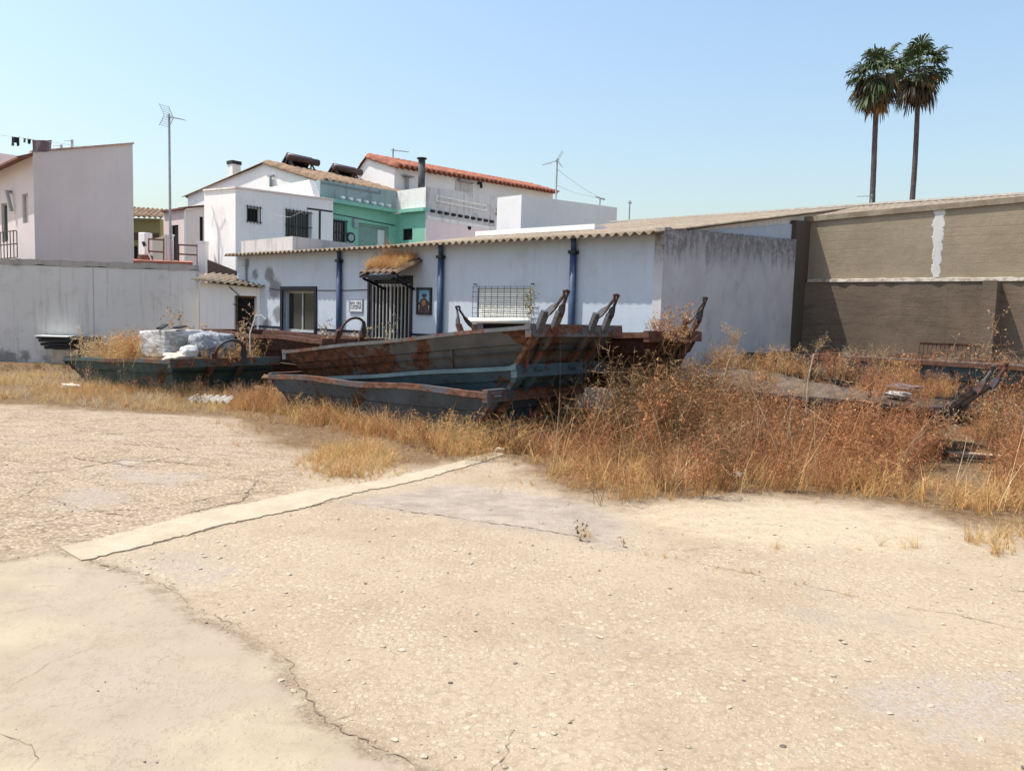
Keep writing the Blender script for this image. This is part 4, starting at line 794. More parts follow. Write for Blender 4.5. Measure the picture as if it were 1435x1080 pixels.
# washing on the roof line
lnY = 25.2
ln0, ln1, ln2 = atY(-30, 186, lnY), atY(42, 193, lnY), atY(110, 205, lnY)
def sag(k): return ln0 * (1 - k) ** 2 + 2 * k * (1 - k) * (ln1 + V(0, 0, -.02)) + ln2 * k ** 2
tag(MB().tube([sag(k) for k in np.linspace(0, 1, 14)], .006, 5).build('washing_line', M['galv'], origin=ln1), 'thin washing line above the pink house', 'clothesline')
def cloth(name, px0, px1, y0, y1, mat, label, cat, shorts=False):
    n, m = 10, 8; vs, fs = [], []
    for lay in (0, 1):
        for j in range(m + 1):
            for i in range(n + 1):
                u, w = i / n, j / m; x = px0 + (px1 - px0) * u; y = y0 + (y1 - y0) * w
                if shorts: x += (u - .5) * 3.2 * w
                p = atY(x, y, lnY) + V(0, .03 * sin(u * 9 + w * 2) + lay * .012, -.02 * sin(u * pi)); vs.append(p)
    W = n + 1; S = W * (m + 1)
    for j in range(m):
        for i in range(n):
            if shorts and j >= 5 and 4 <= i <= 5: continue
            a = j * W + i; fs += [(a, a + 1, a + W + 1, a + W), (S + a, S + a + 1, S + a + W + 1, S + a + W)]
    for i in range(n): fs.append((i, i + 1, S + i + 1, S + i))
    return tag(mesh_obj(name, vs, fs, mat, origin=atY((px0 + px1) / 2, y0, lnY), smooth=True, recalc=False), label, cat)
cloth('shorts', 16.5, 26.5, 191.5, 204, M['cloth_dark'], 'dark shorts hanging at the left of the washing line', 'clothing', True)
cloth('sock', 32.5, 35.5, 193.5, 199, M['cloth_grey'], 'small grey garment hanging next to the dark shorts', 'clothing')
cloth('underwear', 38, 43, 194.5, 201, M['cloth_dark'], 'small dark garment hanging left of the large towel', 'clothing')
cloth('towel', 45, 72, 196, 212, M['cloth_mauve'], 'large mauve towel hanging over the pink house edge', 'towel')
for px, y0, y1, lb in ((86, 203, 210, 'short dark rod on the pink house verge left of a taller one'), (101, 196, 208, 'taller dark rod on the pink house verge')):
    a_, b_ = atY(px, y1, 28.5), atY(px, y0, 28.5); r = thing('roof_rod', a_, lb, 'rod'); MB().tube([a_ - V(0, 0, .5), b_], .05, 6).build('rod', M['galv'], r); MB().tube([b_ - V(.3, 0, .05), b_ - V(0, 0, .04)], .015, 5).build('arm', M['galv'], r)

# olive house with tiled roof
of = Fr(atY(229, 300, 36)[:2], (-1, 0.05), (.05, 1)); oz = atY(229, 303, 36)[2]; ox = of.hity(150, 300)[0]
oh = thing('olive_house', of.p(2, 1, 0), 'olive green house under brown roof tiles', 'house')
MB().box(of, .15, ox, 0, 5, 0, oz - .12).build('wall', M['olive'], oh); oz2 = of.hity(200, 291, .8)[1]
corrugated(of.p(-.05, -.35, oz - .1), of.p(ox, -.35, oz - .05), of.p(ox, 1.2, oz2 + .08), of.p(.35, 1.2, oz2 - .02), .26, .05, 6, .03, 8, .015, round_=True).build('roof', M['tile_brown'], oh, True)
wz = rectA(of, 187, 327, 226, 336); MB().box(of, .2, ox, -.03, -.003, wz[2] - .02, wz[3]).build('shade_board', plain('brown_board', (.12, .08, .05), .2), oh)
wd = rectA(of, 187, 345, 193, 362); MB().box(of, wd[0], ox, -.02, -.003, wd[2] - 1, wd[3]).build('window', M['dark'], oh)
# pink terrace house
tf = Fr(atY(258, 300, 31)[:2], dL, dW); z_t = atY(258, 294, 31)[2]; x_t = tf.hity(229, 300)[0]; y_t, z_tr = tf.hitx(290, 290)
th = thing('pink_terrace_house', tf.p(1, 1, 0), 'light pink house with dark doors behind the terrace railing', 'house')
dd = rectA(tf, 240, 315, 250, 362); d2 = rectB(tf, 280, 304, 285, 338)
block(tf, x_t, y_t, z_t, z_t - .0, z_tr, hA=[(dd[0], dd[1], .5, dd[3])], hB=[d2]).build('wall', M['pink_light'], th)
opening(tf, 'A', dd[0], dd[1], .5, dd[3], th, 'door', M['iron'], M['glass'], .12, .04); opening(tf, 'B', *d2, th, 'window', M['iron'], M['dark'], .12, .03)
e = MB(); e.hexa([tf.p(x, y, z) for x, y, z in ((-.15, -.1, z_t + .003), (-.15, y_t, z_tr + .003), (.3, y_t, z_tr + .003), (.3, -.1, z_t + .003), (-.15, -.1, z_t + .09), (-.15, y_t, z_tr + .09), (.3, y_t, z_tr + .09), (.3, -.1, z_t + .09))]); e.box(tf, .31, x_t, -.1, .3, z_t + .003, z_t + .07); e.build('roof_edge', M['tile_edge'], th)
MB().tube([tf.p(-.02, .02, .5), tf.p(-.02, .02, z_t)], .04, 6).build('rain_pipe', M['white_clean'], th)
# cream wall left of it
tag(MB().hexa([atY(207, y, Y) if 0 else atY(x, y, Y) for x, y, Y in ((207, 420, 29), (231, 420, 29), (231, 420, 29.3), (207, 420, 29.3), (207, 337, 29), (231, 330, 29), (231, 330, 29.3), (207, 337, 29.3))]).build('cream_wall', plaster('cream_render', (.78, .68, .55), streak=.1), origin=atY(219, 420, 29)), 'cream terrace wall behind the railing posts', 'wall')
# terrace: red edge, posts, railing, white box, antenna
tz = lambda px, py, Y=24.5: atY(px, py, Y)
tag(MB().hexa([tz(x, y, Y) for x, y, Y in ((187, 420, 23), (270, 420, 23), (270, 420, 26), (187, 420, 26), (187, 364.5, 23), (270, 367.5, 23), (270, 366, 26), (187, 363, 26))]).build('terrace_edge', M['brick'], origin=tz(235, 420)), 'red tiled terrace edge above the boundary wall', 'terrace')
def post(px0, px1, py0, py1, mat, label, Y=24.2):
    a, b = atY(px0, py1 + 14, Y), atY(px1, py1 + 14, Y); w = (b - a)[0]; ztop_ = atY(px0, py0, Y)[2]; zb_ = a[2]
    o = thing('terrace_post', V((a[0] + b[0]) / 2, Y + w / 2, zb_), label, 'post'); f_ = Fr((a[0], Y), (1, 0), (0, 1))
    MB().box(f_, 0, w, 0, w, zb_, ztop_).build('pillar', mat, o); MB().box(f_, -.02, w + .02, -.02, w + .02, ztop_ + .002, ztop_ + .05).build('cap', M['white_clean'], o); return f_
post(231, 240, 330, 362, M['parapet'], 'narrow grey terrace post beneath the tall aerial mast'); post(277, 288, 340, 368, M['white'], 'broad whitish terrace post beside the white house', 24.0)
for x0, x1, ya, yb, lb in ((208, 230, 335, 352, 'short two bar railing left of the grey post'), (250, 277, 343, 356, 'two bar railing between the two terrace posts')):
    o = thing('terrace_railing', atY((x0 + x1) / 2, 362, 24.4), lb, 'railing')
    for y_ in (ya, yb): MB().bar(atY(x0, y_, 24.4), atY(x1, y_ + 1.5, 24.4), .04, .045).build('rail', M['tile_edge'], o)
    for x_ in (x0 + .5, x1 - .5): MB().bar(atY(x_, 375, 24.43), atY(x_, ya - 1, 24.43), .03, .03, (1, 0, 0)).build('upright', M['tile_edge'], o)
a = atY(194, 358, 24.6); o = thing('white_cabinet', atY(200, 368, 24.6), 'white upright cabinet on the terrace beside the pink wall', 'cabinet')
f_ = Fr(a[:2], (.92, -.39), (.39, .92)); zt_ = atY(200, 326, 24.6)[2]; MB().box(f_, 0, .28, 0, .3, a[2] + .02, zt_).build('body', M['white_clean'], o, bevel=.02); MB().box(f_, -.1, .35, .05, .25, a[2] - .45, a[2]).build('plinth', M['tile_edge'], o)
a = atY(203, 345, 24); b = atY(214, 364, 24); o = thing('broom', b, 'pale stick leaning against the white cabinet', 'broom'); MB().tube([b - V(0, 0, .1), a], .02, 6).build('handle', M['whitepl'], o); MB().tube([a, a + V(-.05, 0, .13)], .05, 6).build('head', M['iron'], o)

# ------------------------------------------------------------------ aerials
def yagi(base, top, label, dirv, s=1.0, n=7, reflector=True, thick=.022, mat=None):
    o = thing('tv_aerial', base, label, 'aerial'); mt = mat or M['galv']; base, top = V(*base), V(*top)
    MB().tube([base, base * .5 + top * .5, top], [thick * 1.3, thick * 1.1, thick], 8).build('mast', mt, o)
    d = V(*dirv); d /= np.linalg.norm(d); r = np.cross(d, V(0, 0, 1)); r /= np.linalg.norm(r); b0 = top - V(0, 0, .08)
    MB().bar(b0 - d * .15 * s, b0 + d * 1.0 * s, .03 * s, .03 * s).build('boom', mt, o)
    e = MB()
    for k in range(n):
        c = b0 + d * (.1 + .9 * k / (n - 1)) * s; e.tube([c - r * (.26 - .015 * k) * s, c + r * (.26 - .015 * k) * s], .010 * max(s, 1), 5)
    c = b0 + d * .05 * s; e.bar(c - r * .12 * s, c + r * .12 * s, .05 * s, .05 * s); e.build('elements', mt, o)
    if reflector:
        g = MB()
        for sgn in (1, -1):
            for k in range(5):
                p_ = b0 - d * (.05 + .07 * k) * s * -1 * -1 + V(0, 0, sgn * (.08 + .1 * k) * s) - d * .0; g.tube([p_ - r * .28 * s, p_ + r * .28 * s], .007 * max(s, 1), 5)
            for w in (-.27, .27): g.tube([b0 - d * .02 * s + r * w * s, b0 - d * .38 * s + r * w * s + V(0, 0, sgn * .52 * s)], .009 * max(s, 1), 5)
        g.build('reflector', mt, o)
    return o
yagi(atY(239, 364, 24.15), atY(237, 160, 24.15), 'tall mast aerial standing on the terrace post', (1, -.5, -.25), .62, 6, thick=.035)
b = rf.p(rgx, 1.5, rgz); yagi(b, V(b[0], b[1], atY(513, 207, b[1])[2]), 'small aerial on the red roof beside its gable', (1, .4, 0), .7, 6, False, .03)
b = wbf.p(.6, wbf.hitx(779, 280, .6)[0], wbz[0] - .6); yagi(b, V(b[0], b[1], atY(777, 222, b[1])[2]), 'aerial on a pole at the right end of the red roof', (-1, .2, -.3), .55, 6, True, .03)
b = wbf.p(1.5, wbf.hitx(882, 300, 1.5)[0], 3.0); yagi(b, V(b[0], b[1], atY(883, 281, b[1])[2]), 'thin aerial pole standing right of the white block', (.2, 1, 0), .35, 4, False, .03)
b = wbf.p(.8, wbf.hitx(841, 280, .8)[0], 0); zt_ = atY(841, 279, b[1])[2]
o = thing('clothesline_post', b + V(0, 0, wbz[1] - .3), 'grey T shaped clothesline post on the plain white block', 'post'); MB().bar(b + V(0, 0, wbz[1] - .3), b + V(0, 0, zt_), .06, .06, (1, 0, 0)).build('upright', M['galv'], o); MB().bar(b + V(-.22, -.3, zt_ + .03), b + V(.22, .3, zt_ + .03), .05, .05).build('crossbar', M['galv'], o)
pa_ = wbf.p(.6, wbf.hitx(779, 280, .6)[0], 0)
for dz, lb in ((.05, 'upper thin wire from the aerial pole to the clothesline post'), (-.25, 'lower thin wire from the aerial pole to the clothesline post')):
    q0_ = V(pa_[0], pa_[1], zt_ + .55 + dz * 2); q1_ = b + V(-.15, -.2, zt_ + .05 - .0) + V(.2, .25, 0) * (dz > 0); tag(MB().tube([q0_ + (q1_ - q0_) * k - V(0, 0, .35 * k * (1 - k)) for k in np.linspace(0, 1, 9)], .008, 5).build('line_wire', M['galv'], origin=q0_), lb, 'wire')
p0_ = wf.p(-4, 5.5, 0); b = atY(1221, 292, 30); yagi(b - V(0, 0, 4), atY(1222, 272, 30), 'tiny aerial beside the left palm trunk', (-1, .3, 0), .5, 5, False, .03)

# ------------------------------------------------------------------ vegetation kit (numpy)
class Veg:
    def __init__(s): s.v = []; s.f = []; s.c = []; s.n = 0
    def tri(s, P, F, C):
        s.v.append(P); s.f.append(F + s.n); s.c.append(C); s.n += len(P)
    def mesh(s, name, mat=None):
        me = np_mesh(name, np.concatenate(s.v), np.concatenate(s.f), mat or M['plant'])
        a = me.attributes.new('tint', 'FLOAT_COLOR', 'POINT'); c = np.concatenate(s.c); a.data.foreach_set('color', np.ascontiguousarray(np.column_stack([c, np.ones(len(c))]), np.float32).ravel()); return me
def ribbons(P0, D, L, W, bend, nseg=3):
    """batch of tapered bent ribbons: P0,D (n,3), L,W (n), bend (n,3)"""
    n = len(P0); side = np.cross(D, rng.normal(size=(n, 3))); side /= np.linalg.norm(side, axis=1)[:, None] + 1e-9
    V_ = []
    for k in range(nseg + 1):
        t_ = k / nseg; c = P0 + D * (L * t_)[:, None] + bend * (L * t_ * t_)[:, None]; w = W * (1 - .8 * t_)
        V_ += [c + side * w[:, None], c - side * w[:, None]]
    Vv = np.stack(V_, 1).reshape(-1, 3); m = 2 * (nseg + 1); F = []
    for k in range(nseg): F += [[2 * k, 2 * k + 1, 2 * k + 3], [2 * k, 2 * k + 3, 2 * k + 2]]
    F = (np.arange(n)[:, None, None] * m + np.array(F)[None]).reshape(-1, 3); return Vv, F, m
def unit(a): return a / (np.linalg.norm(a, axis=-1, keepdims=True) + 1e-9)
STRAW = V(.66, .45, .205); GOLD = V(.57, .33, .13); ORNG = V(.42, .172, .072); RUST = V(.29, .094, .045); GREY = V(.36, .30, .23); PALE = V(.66, .54, .37); OLIVE = V(.16, .155, .07); UMB = V(.14, .075, .04)
def grass_proto(nb, h, spread, seeds=.3):
    az = rng.uniform(0, 2 * pi, nb); til = rng.uniform(.05, .75, nb) ** 1.2
    D = np.stack([np.cos(az) * np.sin(til), np.sin(az) * np.sin(til), np.cos(til)], 1)
    P0 = np.column_stack([rng.normal(0, spread, (nb, 2)), np.zeros(nb)]); L = h * rng.uniform(.45, 1.1, nb)
    bend = np.stack([np.cos(az) * .35, np.sin(az) * .35, -.25 * np.ones(nb)], 1) * rng.uniform(.1, 1.1, nb)[:, None]
    v, f, m = ribbons(P0, D, L, np.full(nb, .0062) * rng.uniform(.7, 1.5, nb), bend); sh = np.repeat(rng.uniform(.35, 1.5, nb), m)
    ns = int(nb * seeds)
    if ns:
        tip = P0[:ns] + D[:ns] * L[:ns, None] + bend[:ns] * L[:ns, None]; d2 = unit(D[:ns] + 2 * bend[:ns]); v2, f2, m2 = ribbons(tip - d2 * .03, d2, np.full(ns, .07), np.full(ns, .006), np.zeros((ns, 3)), 2)
        f = np.concatenate([f, f2 + len(v)]); v = np.concatenate([v, v2]); sh = np.concatenate([sh, np.repeat(rng.uniform(1.0, 1.4, ns), m2)])
    return v, f, sh
def weed_proto(h, spread, stems=6, twigs=9, leaves=7, leaf=.015):
    vs, fs, sh = [], [], []; n = 0
    def put(v, f, s):
        nonlocal n
        vs.append(v); fs.append(f + n); sh.append(s); n += len(v)
    az = rng.uniform(0, 2 * pi, stems); til = rng.uniform(.02, .5, stems); D = np.stack([np.cos(az) * np.sin(til), np.sin(az) * np.sin(til), np.cos(til)], 1)
    L = h * rng.uniform(.65, 1.05, stems); P0 = np.column_stack([rng.normal(0, spread * .25, (stems, 2)), np.zeros(stems)]); B = rng.normal(0, .12, (stems, 3))
    v, f, m = ribbons(P0, D, L, np.full(stems, .006), B, 4); put(v, f, np.full(len(v), .95))
    k = np.repeat(np.arange(stems), twigs); t_ = rng.uniform(.22, 1, len(k)); b0 = P0[k] + D[k] * (L[k] * t_)[:, None] + B[k] * (L[k] * t_ * t_)[:, None]
    d2 = unit(D[k] * .5 + rng.normal(0, .9, (len(k), 3)) + V(0, 0, .1)); l2 = h * rng.uniform(.12, .34, len(k)) * (1.15 - .5 * t_)
    b2 = rng.normal(0, .35, (len(k), 3)); v, f, m = ribbons(b0, d2, l2, np.full(len(k), .0038), b2, 2); put(v, f, np.full(len(v), .95))
    kk = np.repeat(np.arange(len(k)), leaves); tt = rng.uniform(.15, 1.05, len(kk)); c = b0[kk] + d2[kk] * (l2[kk] * tt)[:, None] + b2[kk] * (l2[kk] * tt * tt)[:, None] + rng.normal(0, .012, (len(kk), 3))
    a, b_ = unit(rng.normal(size=(len(kk), 3))), unit(rng.normal(size=(len(kk), 3))); s = leaf * rng.uniform(.5, 1.5, len(kk))[:, None]
    v = np.stack([c - a * s, c + a * s, c + b_ * s * 1.3], 1).reshape(-1, 3); f = np.arange(len(kk) * 3).reshape(-1, 3); put(v, f, np.repeat(rng.uniform(.25, 1.7, len(kk)) * np.repeat(rng.uniform(.5, 1.4, len(k)), leaves), 3))
    return np.concatenate(vs), np.concatenate(fs), np.concatenate(sh)
def place(veg, proto, pos, sc, rz, col, tilt=(0, 0)):
    v, f, sh = proto; c, s = cos(rz), sin(rz); R_ = np.array([[c, -s, 0], [s, c, 0], [0, 0, 1]]); w = (v * V(1, 1, 1) * sc) @ R_.T
    w[:, 0] += w[:, 2] * tilt[0]; w[:, 1] += w[:, 2] * tilt[1]
    veg.tri(w + pos, f, np.clip(sh[:, None] * col[None], 0, 1))
def inside(P, poly): return seg_sd(P, np.array(poly)) < 0
def sample(poly, dens):
    poly = np.array(poly); lo, hi = poly.min(0), poly.max(0); n = int(np.prod(hi - lo) * dens); P = rng.uniform(lo, hi, (n, 2)); return P[inside(P, poly)]
def fbm(P, s, seed=0):
    return sum(np.sin(P[:, 0] * s * a + seed + 1.7 * np.sin(P[:, 1] * s * b + seed)) * np.cos(P[:, 1] * s * a * 1.1 + seed * 2) / a for a, b in ((1, 1.3), (2.1, 1.9), (4.3, 3.7)))
GP = [grass_proto(16, 1.0, .05), grass_proto(22, 1.0, .08, .15), grass_proto(12, 1.0, .05, .6), grass_proto(26, 1.0, .11, .1)]
WP = [weed_proto(1.0, .5, 6, 10, 5, .014), weed_proto(1.0, .7, 7, 9, 3, .024), weed_proto(1.0, .5, 5, 16, 6, .009), weed_proto(1.0, .9, 10, 9, 1, .010), weed_proto(1.0, .4, 4, 14, 9, .015), weed_proto(1.0, 1.0, 12, 12, 4, .012)]

# ------------------------------------------------------------------ skips
FOOT = []
def skip(K, L, W, H, paint, label, z0=0.0, tilt=0.0, roll=0.0, s=.28, ends=.55, loops=(('near', .22, .17), ('near', .75, .17)), mat2=None, fill=None, fillmat=None, lean=0.1, lift=1.0, ptop=.2, arch=False, pw=.10, ribs=False, wob=0.0, thin=.93):
    """open steel container. local x along dL from the near right corner, y along dW; K is the rim corner in plan"""
    ct, st_ = cos(tilt), sin(tilt)
    def p(x, y, z):
        zc = z - H; X, Z = x * ct - zc * st_, x * st_ + zc * ct; Y, Z = y * cos(roll) - Z * sin(roll), y * sin(roll) + Z * cos(roll)
        return V(K[0], K[1], z0 + H) + V(*dL, 0) * X + V(*dW, 0) * Y + V(0, 0, Z)
    class Q: pass
    Q.p = staticmethod(p)
    o = thing('skip', p(L / 2, W / 2, 0), label, 'skip', 'old skips dumped beside the workshop'); mat2 = mat2 or paint
    def ring(z, inset=0.0):
        k = z / H; e0 = ends * (1 - k) + inset; e1 = ends * .8 * (1 - k) + inset; q = s * (1 - k) + inset
        if z < H * .55: q += .0
        n = 10; pts = []
        for i in range(n): pts.append((e0 + (L - e0 - e1) * i / n, q))
        for i in range(4): pts.append((L - e1, q + (W - 2 * q) * i / 4))
        for i in range(n): pts.append((L - e1 - (L - e0 - e1) * i / n, W - q))
        for i in range(4): pts.append((e0, W - q - (W - 2 * q) * i / 4))
        return [(x + wob * .3 * sin(y * 5 + z * 4), y + wob * sin(x * 2.2 + z * 3), z) for x, y in pts]
    vs, fs = [], []; zs = [0, H * .35, H * .62, H * .64, H * .97]; N = 28
    for i, z in enumerate(zs):
        r_ = ring(z, -.025 if i >= 3 else 0); vs += [p(*q) for q in r_]
    for i, z in enumerate((H * .97, H * .5, .04)): vs += [p(*q) for q in ring(z, .035)]
    nr = 8
    for i in range(nr - 1):
        for k in range(N): fs.append((i * N + k, i * N + (k + 1) % N, (i + 1) * N + (k + 1) % N, (i + 1) * N + k))
    fs += [tuple(range(N))[::-1], tuple((nr - 1) * N + k for k in range(N))]
    mesh_obj('hull', vs, fs, paint, o)
    r_ = MB(); w = .05; zb = H * thin; zt = H + .02
    nn = 12
    for i in range(nn):
        xa_, xb_ = -w + (L + 2 * w) * i / nn, -w + (L + 2 * w) * (i + 1) / nn; dz = lambda x: wob * .6 * sin(x * 2.7 + L) - wob * .3
        for ya, yb in ((-w, w * .7), (W - w * .7, W + w)):
            r_.hexa([p(x, y, z) for x, y, z in ((xa_, ya, zb + dz(xa_)), (xb_, ya, zb + dz(xb_)), (xb_, yb, zb + dz(xb_)), (xa_, yb, zb + dz(xa_)), (xa_, ya, zt + dz(xa_)), (xb_, ya, zt + dz(xb_)), (xb_, yb, zt + dz(xb_)), (xa_, yb, zt + dz(xa_)))])
    for xa_, xb_ in ((-w - .004, w * .7), (L - w * .7, L + w + .004)): r_.box(Q, xa_, xb_, -w * .9, W + w * .9, H - .13, zt + .006)
    r_.build('rim', mat2, o)
    if ribs:
        for x in ribs:
            MB().bar(p(x + .14, s * .97 - .005, .03), p(x, -.022 + s * .38, H * .62), .035, .03, tuple(V(*dW, 0))).build('side_rib', mat2, o)
    for e, ycf, hw in loops:
        sx, x0 = (-1, 0.0) if e == 'near' else (1, L); yc = W * ycf; pr_ = []; out = V(*dL, 0) * sx * ct; up = V(0, 0, 1)
        for dy in (-hw, hw):
            y = yc + dy; a_ = p(x0 - sx * (ends * .92) + sx * .03, y, .05); m_ = p(x0 + sx * .07, y, H * .95); b_ = p(x0 + sx * (.07 + lean), y, H + ptop)
            MB().bar(a_, m_, pw, .06, tuple(V(*dL, 0))).bar(m_ - (m_ - a_) * .05, b_, pw * 1.2, .05, tuple(V(*dL, 0))).build('lug_post', mat2, o); pr_.append(b_)
        if lift < .5: continue
        if arch:
            c0, c1 = pr_[0] - up * .1, pr_[1] - up * .1; hgt_ = .34 * lift; pts = [c0 + (c1 - c0) * (.5 - .5 * cos(a)) + (up * hgt_ + out * .12) * sin(a) ** .8 for a in np.linspace(.02, pi - .02, 13)]; lo_ = MB().tube(pts, .026, 8)
            lo_.prism([c1 + V(*dW, 0) * q[0] + up * q[1] - out * .02 for q in ((-.05, -.05), (.05, -.05), (.06, .12), (.02, .28), (-.03, .25), (-.07, .1))], out * .04).build('lifting_loop', M['loop'], o); continue
        lo_ = MB(); mid = (pr_[0] + pr_[1]) / 2; far_ = pr_[1] if sx < 0 else pr_[0]
        ap = mid + (far_ - mid) * .35 + out * .12 + up * .27 * lift
        for c_, tw in ((pr_[0], -1), (pr_[1], 1)):
            c_ = c_ - up * .06; t__ = ap + (c_ - ap) * .30 + V(*dW, 0) * tw * .02 - up * .03; dd_ = t__ - c_; wv = unit(np.cross(dd_, V(*dW, 0)))
            ring_ = [c_ + wv * .025, c_ + dd_ * .3 + wv * .05, c_ + dd_ * .7 + wv * .045, c_ + dd_ + wv * .015, c_ + dd_ - wv * .015, c_ + dd_ * .65 - wv * .03, c_ + dd_ * .25 - wv * .035, c_ - wv * .025]
            lo_.prism([q_ - V(*dW, 0) * .02 for q_ in ring_], V(*dW, 0) * .04)
            pts = [c_ + dd_ * .8, t__, t__ + (ap - t__) * .6 + out * .035 + up * .04, ap + out * .03 + up * .045 + V(*dW, 0) * tw * .05, ap + out * .035 + up * .05]; lo_.tube(pts, .021, 8)
        lo_.build('lifting_loop', M['loop'], o)
    if fill:
        n, m = 26, 14; fv, ff = [], []
        for j in range(m + 1):
            for i in range(n + 1):
                u, w_ = i / n, j / m; x, y = .06 + (L - .12) * u, .06 + (W - .12) * w_; edge = min(1, 5 * min(u, 1 - u, w_, 1 - w_)); z = H * fill[0] + fill[1] * edge * (.6 + .4 * sin(u * 5 + fill[2]) * cos(w_ * 4 + fill[2])) + .03 * rng.normal() * edge; fv.append(p(x, y, z))
        for j in range(m):
            for i in range(n): a_ = j * (n + 1) + i; ff.append((a_, a_ + 1, a_ + n + 2, a_ + n + 1))
        mesh_obj('contents', fv, ff, fillmat or M['soil'], o, smooth=True)
    FOOT.append([tuple(p(x, y, 0)[:2]) for x, y in ((ends * .7, s * .6), (L - ends * .6, s * .6), (L - ends * .6, W - s * .6), (ends * .7, W - s * .6))])
    o['_p'] = 0; del o['_p']
    return p
M['loop'] = rusty('rusty_loop', (.05, .05, .055), .55, (.03, .018, .014), (.13, .05, .03))
M['s_teal'] = rusty('teal_skip_paint', (.052, .098, .105), .34, (.035, .018, .013), (.12, .05, .025), seedz=1); M['s_teal_rim'] = rusty('teal_skip_rim', (.055, .09, .09), .62, light=(.17, .08, .05), seedz=2)
M['s_rust'] = rusty('rust_skip', (.05, .022, .016), .85, (.022, .010, .008), (.085, .03, .016), seedz=3); M['s_rust_rim'] = rusty('rust_skip_rim', (.12, .065, .05), .75, light=(.16, .075, .05), seedz=4)
_b = lambda px, py, Y: tuple(atY(px, py, Y))
M['s_grey'] = rusty('grey_skip_paint', (.092, .095, .096), .5, (.035, .016, .011), (.145, .055, .025), seedz=5.5, blobs=((_b(470, 502, 11.9), 1.25, .22), (_b(600, 490, 10.5), .42, .20), (_b(535, 512, 11.2), .7, .12), (_b(732, 470, 9.3), .25, .16), (_b(660, 500, 9.9), .8, -.16))); M['s_grey_rim'] = rusty('grey_skip_rim', (.11, .115, .12), .55, light=(.19, .085, .05), seedz=6)
M['s_blue'] = rusty('blue_skip_paint', (.062, .085, .108), .30, (.03, .015, .011), (.11, .045, .025), seedz=7); M['s_blue_rim'] = rusty('blue_skip_rim', (.075, .085, .10), .68, light=(.20, .095, .06), seedz=8)
M['s_lblue'] = rusty('light_blue_skip_paint', (.052, .092, .118), .30, (.03, .015, .011), (.11, .045, .025), seedz=9)
M['s_dark2'] = rusty('dark_skip_rim', (.022, .026, .034), .6, (.02, .012, .01), (.075, .04, .026), seedz=11)
M['s_dark'] = rusty('dark_skip', (.028, .03, .034), .35, (.02, .014, .012), (.10, .05, .03), seedz=10)
xy = lambda px, py, Y: atY(px, py, Y)[:2]
def rimz(px, py, Y): return atY(px, py, Y)[2]
# teal skip on the left
N1 = (('near', .5, .30),); N2 = (('near', .13, .15), ('near', .70, .16))
Y1 = 13.6; K = xy(240, 505, Y1); p1 = skip(K, 4.5, 2.15, .68, M['s_teal'], 'teal skip on the left loaded with wrapped bales and weeds', rimz(240, 505, Y1) - .68, radians(-2.6), 0, .3, .55, N1, mat2=M['s_teal_rim'], fill=(.66, .24, 1.0), wob=.015, lift=1.0, lean=.0, arch=True, ptop=.12)
# rust-red skip behind it
Y2 = 14.9; K = xy(452, 476, Y2); p2 = skip(K, 4.3, 1.5, .85, M['s_rust'], 'rust red skip behind the teal skip below the window', rimz(452, 476, Y2) - .85, radians(.6), 0, .22, .5, (('near', .38, .30),), mat2=M['s_rust_rim'], fill=(.35, .1, 2.0), wob=.03, lift=1.0, arch=True, ptop=.2)
# rust skip in front of the white wall
Y6 = 10.7; K = xy(907, 466, Y6); p6 = skip(K, 4.1, 1.55, .80, M['s_rust'], 'dark rust skip jutting out to the right of the stack', rimz(907, 466, Y6) - .80, radians(-2.6), 0, .12, .4, (('near', .68, .17), ('far', .62, .2)), mat2=M['s_rust_rim'], fill=(.3, .1, 3.0), wob=.02)
# stack of three
Y3 = 9.3; K = xy(682, 549, Y3); p3 = skip(K, 4.45, 2.0, .72, M['s_blue'], 'blue skip at the bottom of the stack with its end in grass', rimz(682, 549, Y3) - .72, radians(-1.2), 0, .26, .45, N2, mat2=M['s_blue_rim'], fill=(.3, .05, .5), wob=.03, lift=.3, lean=-.02, ptop=-.01, pw=.13)
Y5 = 9.42; K = xy(722, 514, Y5); p5 = skip(K, 3.9, 1.85, .46, M['s_lblue'], 'light blue skip in the middle of the stack', rimz(722, 514, Y5) - .46, radians(-6.2), 0, .22, .35, N2, mat2=M['s_lblue'], wob=.01, lift=.3, lean=-.02, ptop=-.02, pw=.13, fill=(.4, .05, 2))
Y4 = 9.2; K = xy(742, 457, Y4); p4 = skip(K, 4.9, 1.98, .54, M['s_grey'], 'grey rust patched skip tilted on top of the stack', rimz(742, 457, Y4) - .54, radians(-6.3), 0, .22, .4, N2, mat2=M['s_grey_rim'], wob=.012, fill=(.45, .05, .3), ribs=(.1, 1.35), thin=.95, lift=.72, ptop=.17)
# skip in the weeds at right and two behind
Y8 = 9.5; K = xy(1312, 573, Y8); p8 = skip(K, 4.0, 1.9, .66, M['s_dark'], 'dark skip heaped with soil and weeds among the brush', rimz(1312, 573, Y8) - .66, 0, 0, .3, .6, (('near', .16, .13), ('near', .8, .13)), mat2=M['s_dark2'], fill=(.92, .30, .6), lean=.3, pw=.17, ptop=.26, lift=.9)
Y9 = 12.0; K = xy(1500, 518, Y9); p9 = skip(K, 3.9, 1.9, .8, M['s_lblue'], 'blue skip with a rusty rim against the brown warehouse wall', rimz(1500, 518, Y9) - .8, radians(.2), 0, .25, .5, N2, mat2=M['s_rust_rim'], fill=(.6, .1, 2.2))
Y10 = 15.0; K = xy(1125, 499, Y10); p10 = skip(K, 2.4, 1.6, .85, M['s_dark'], 'black skip under the stained white gable wall', rimz(1125, 499, Y10) - .85, 0, 0, .2, .4, (('far', .3, .3),), mat2=M['s_dark'], fill=(.6, .1, 1), lift=.3)

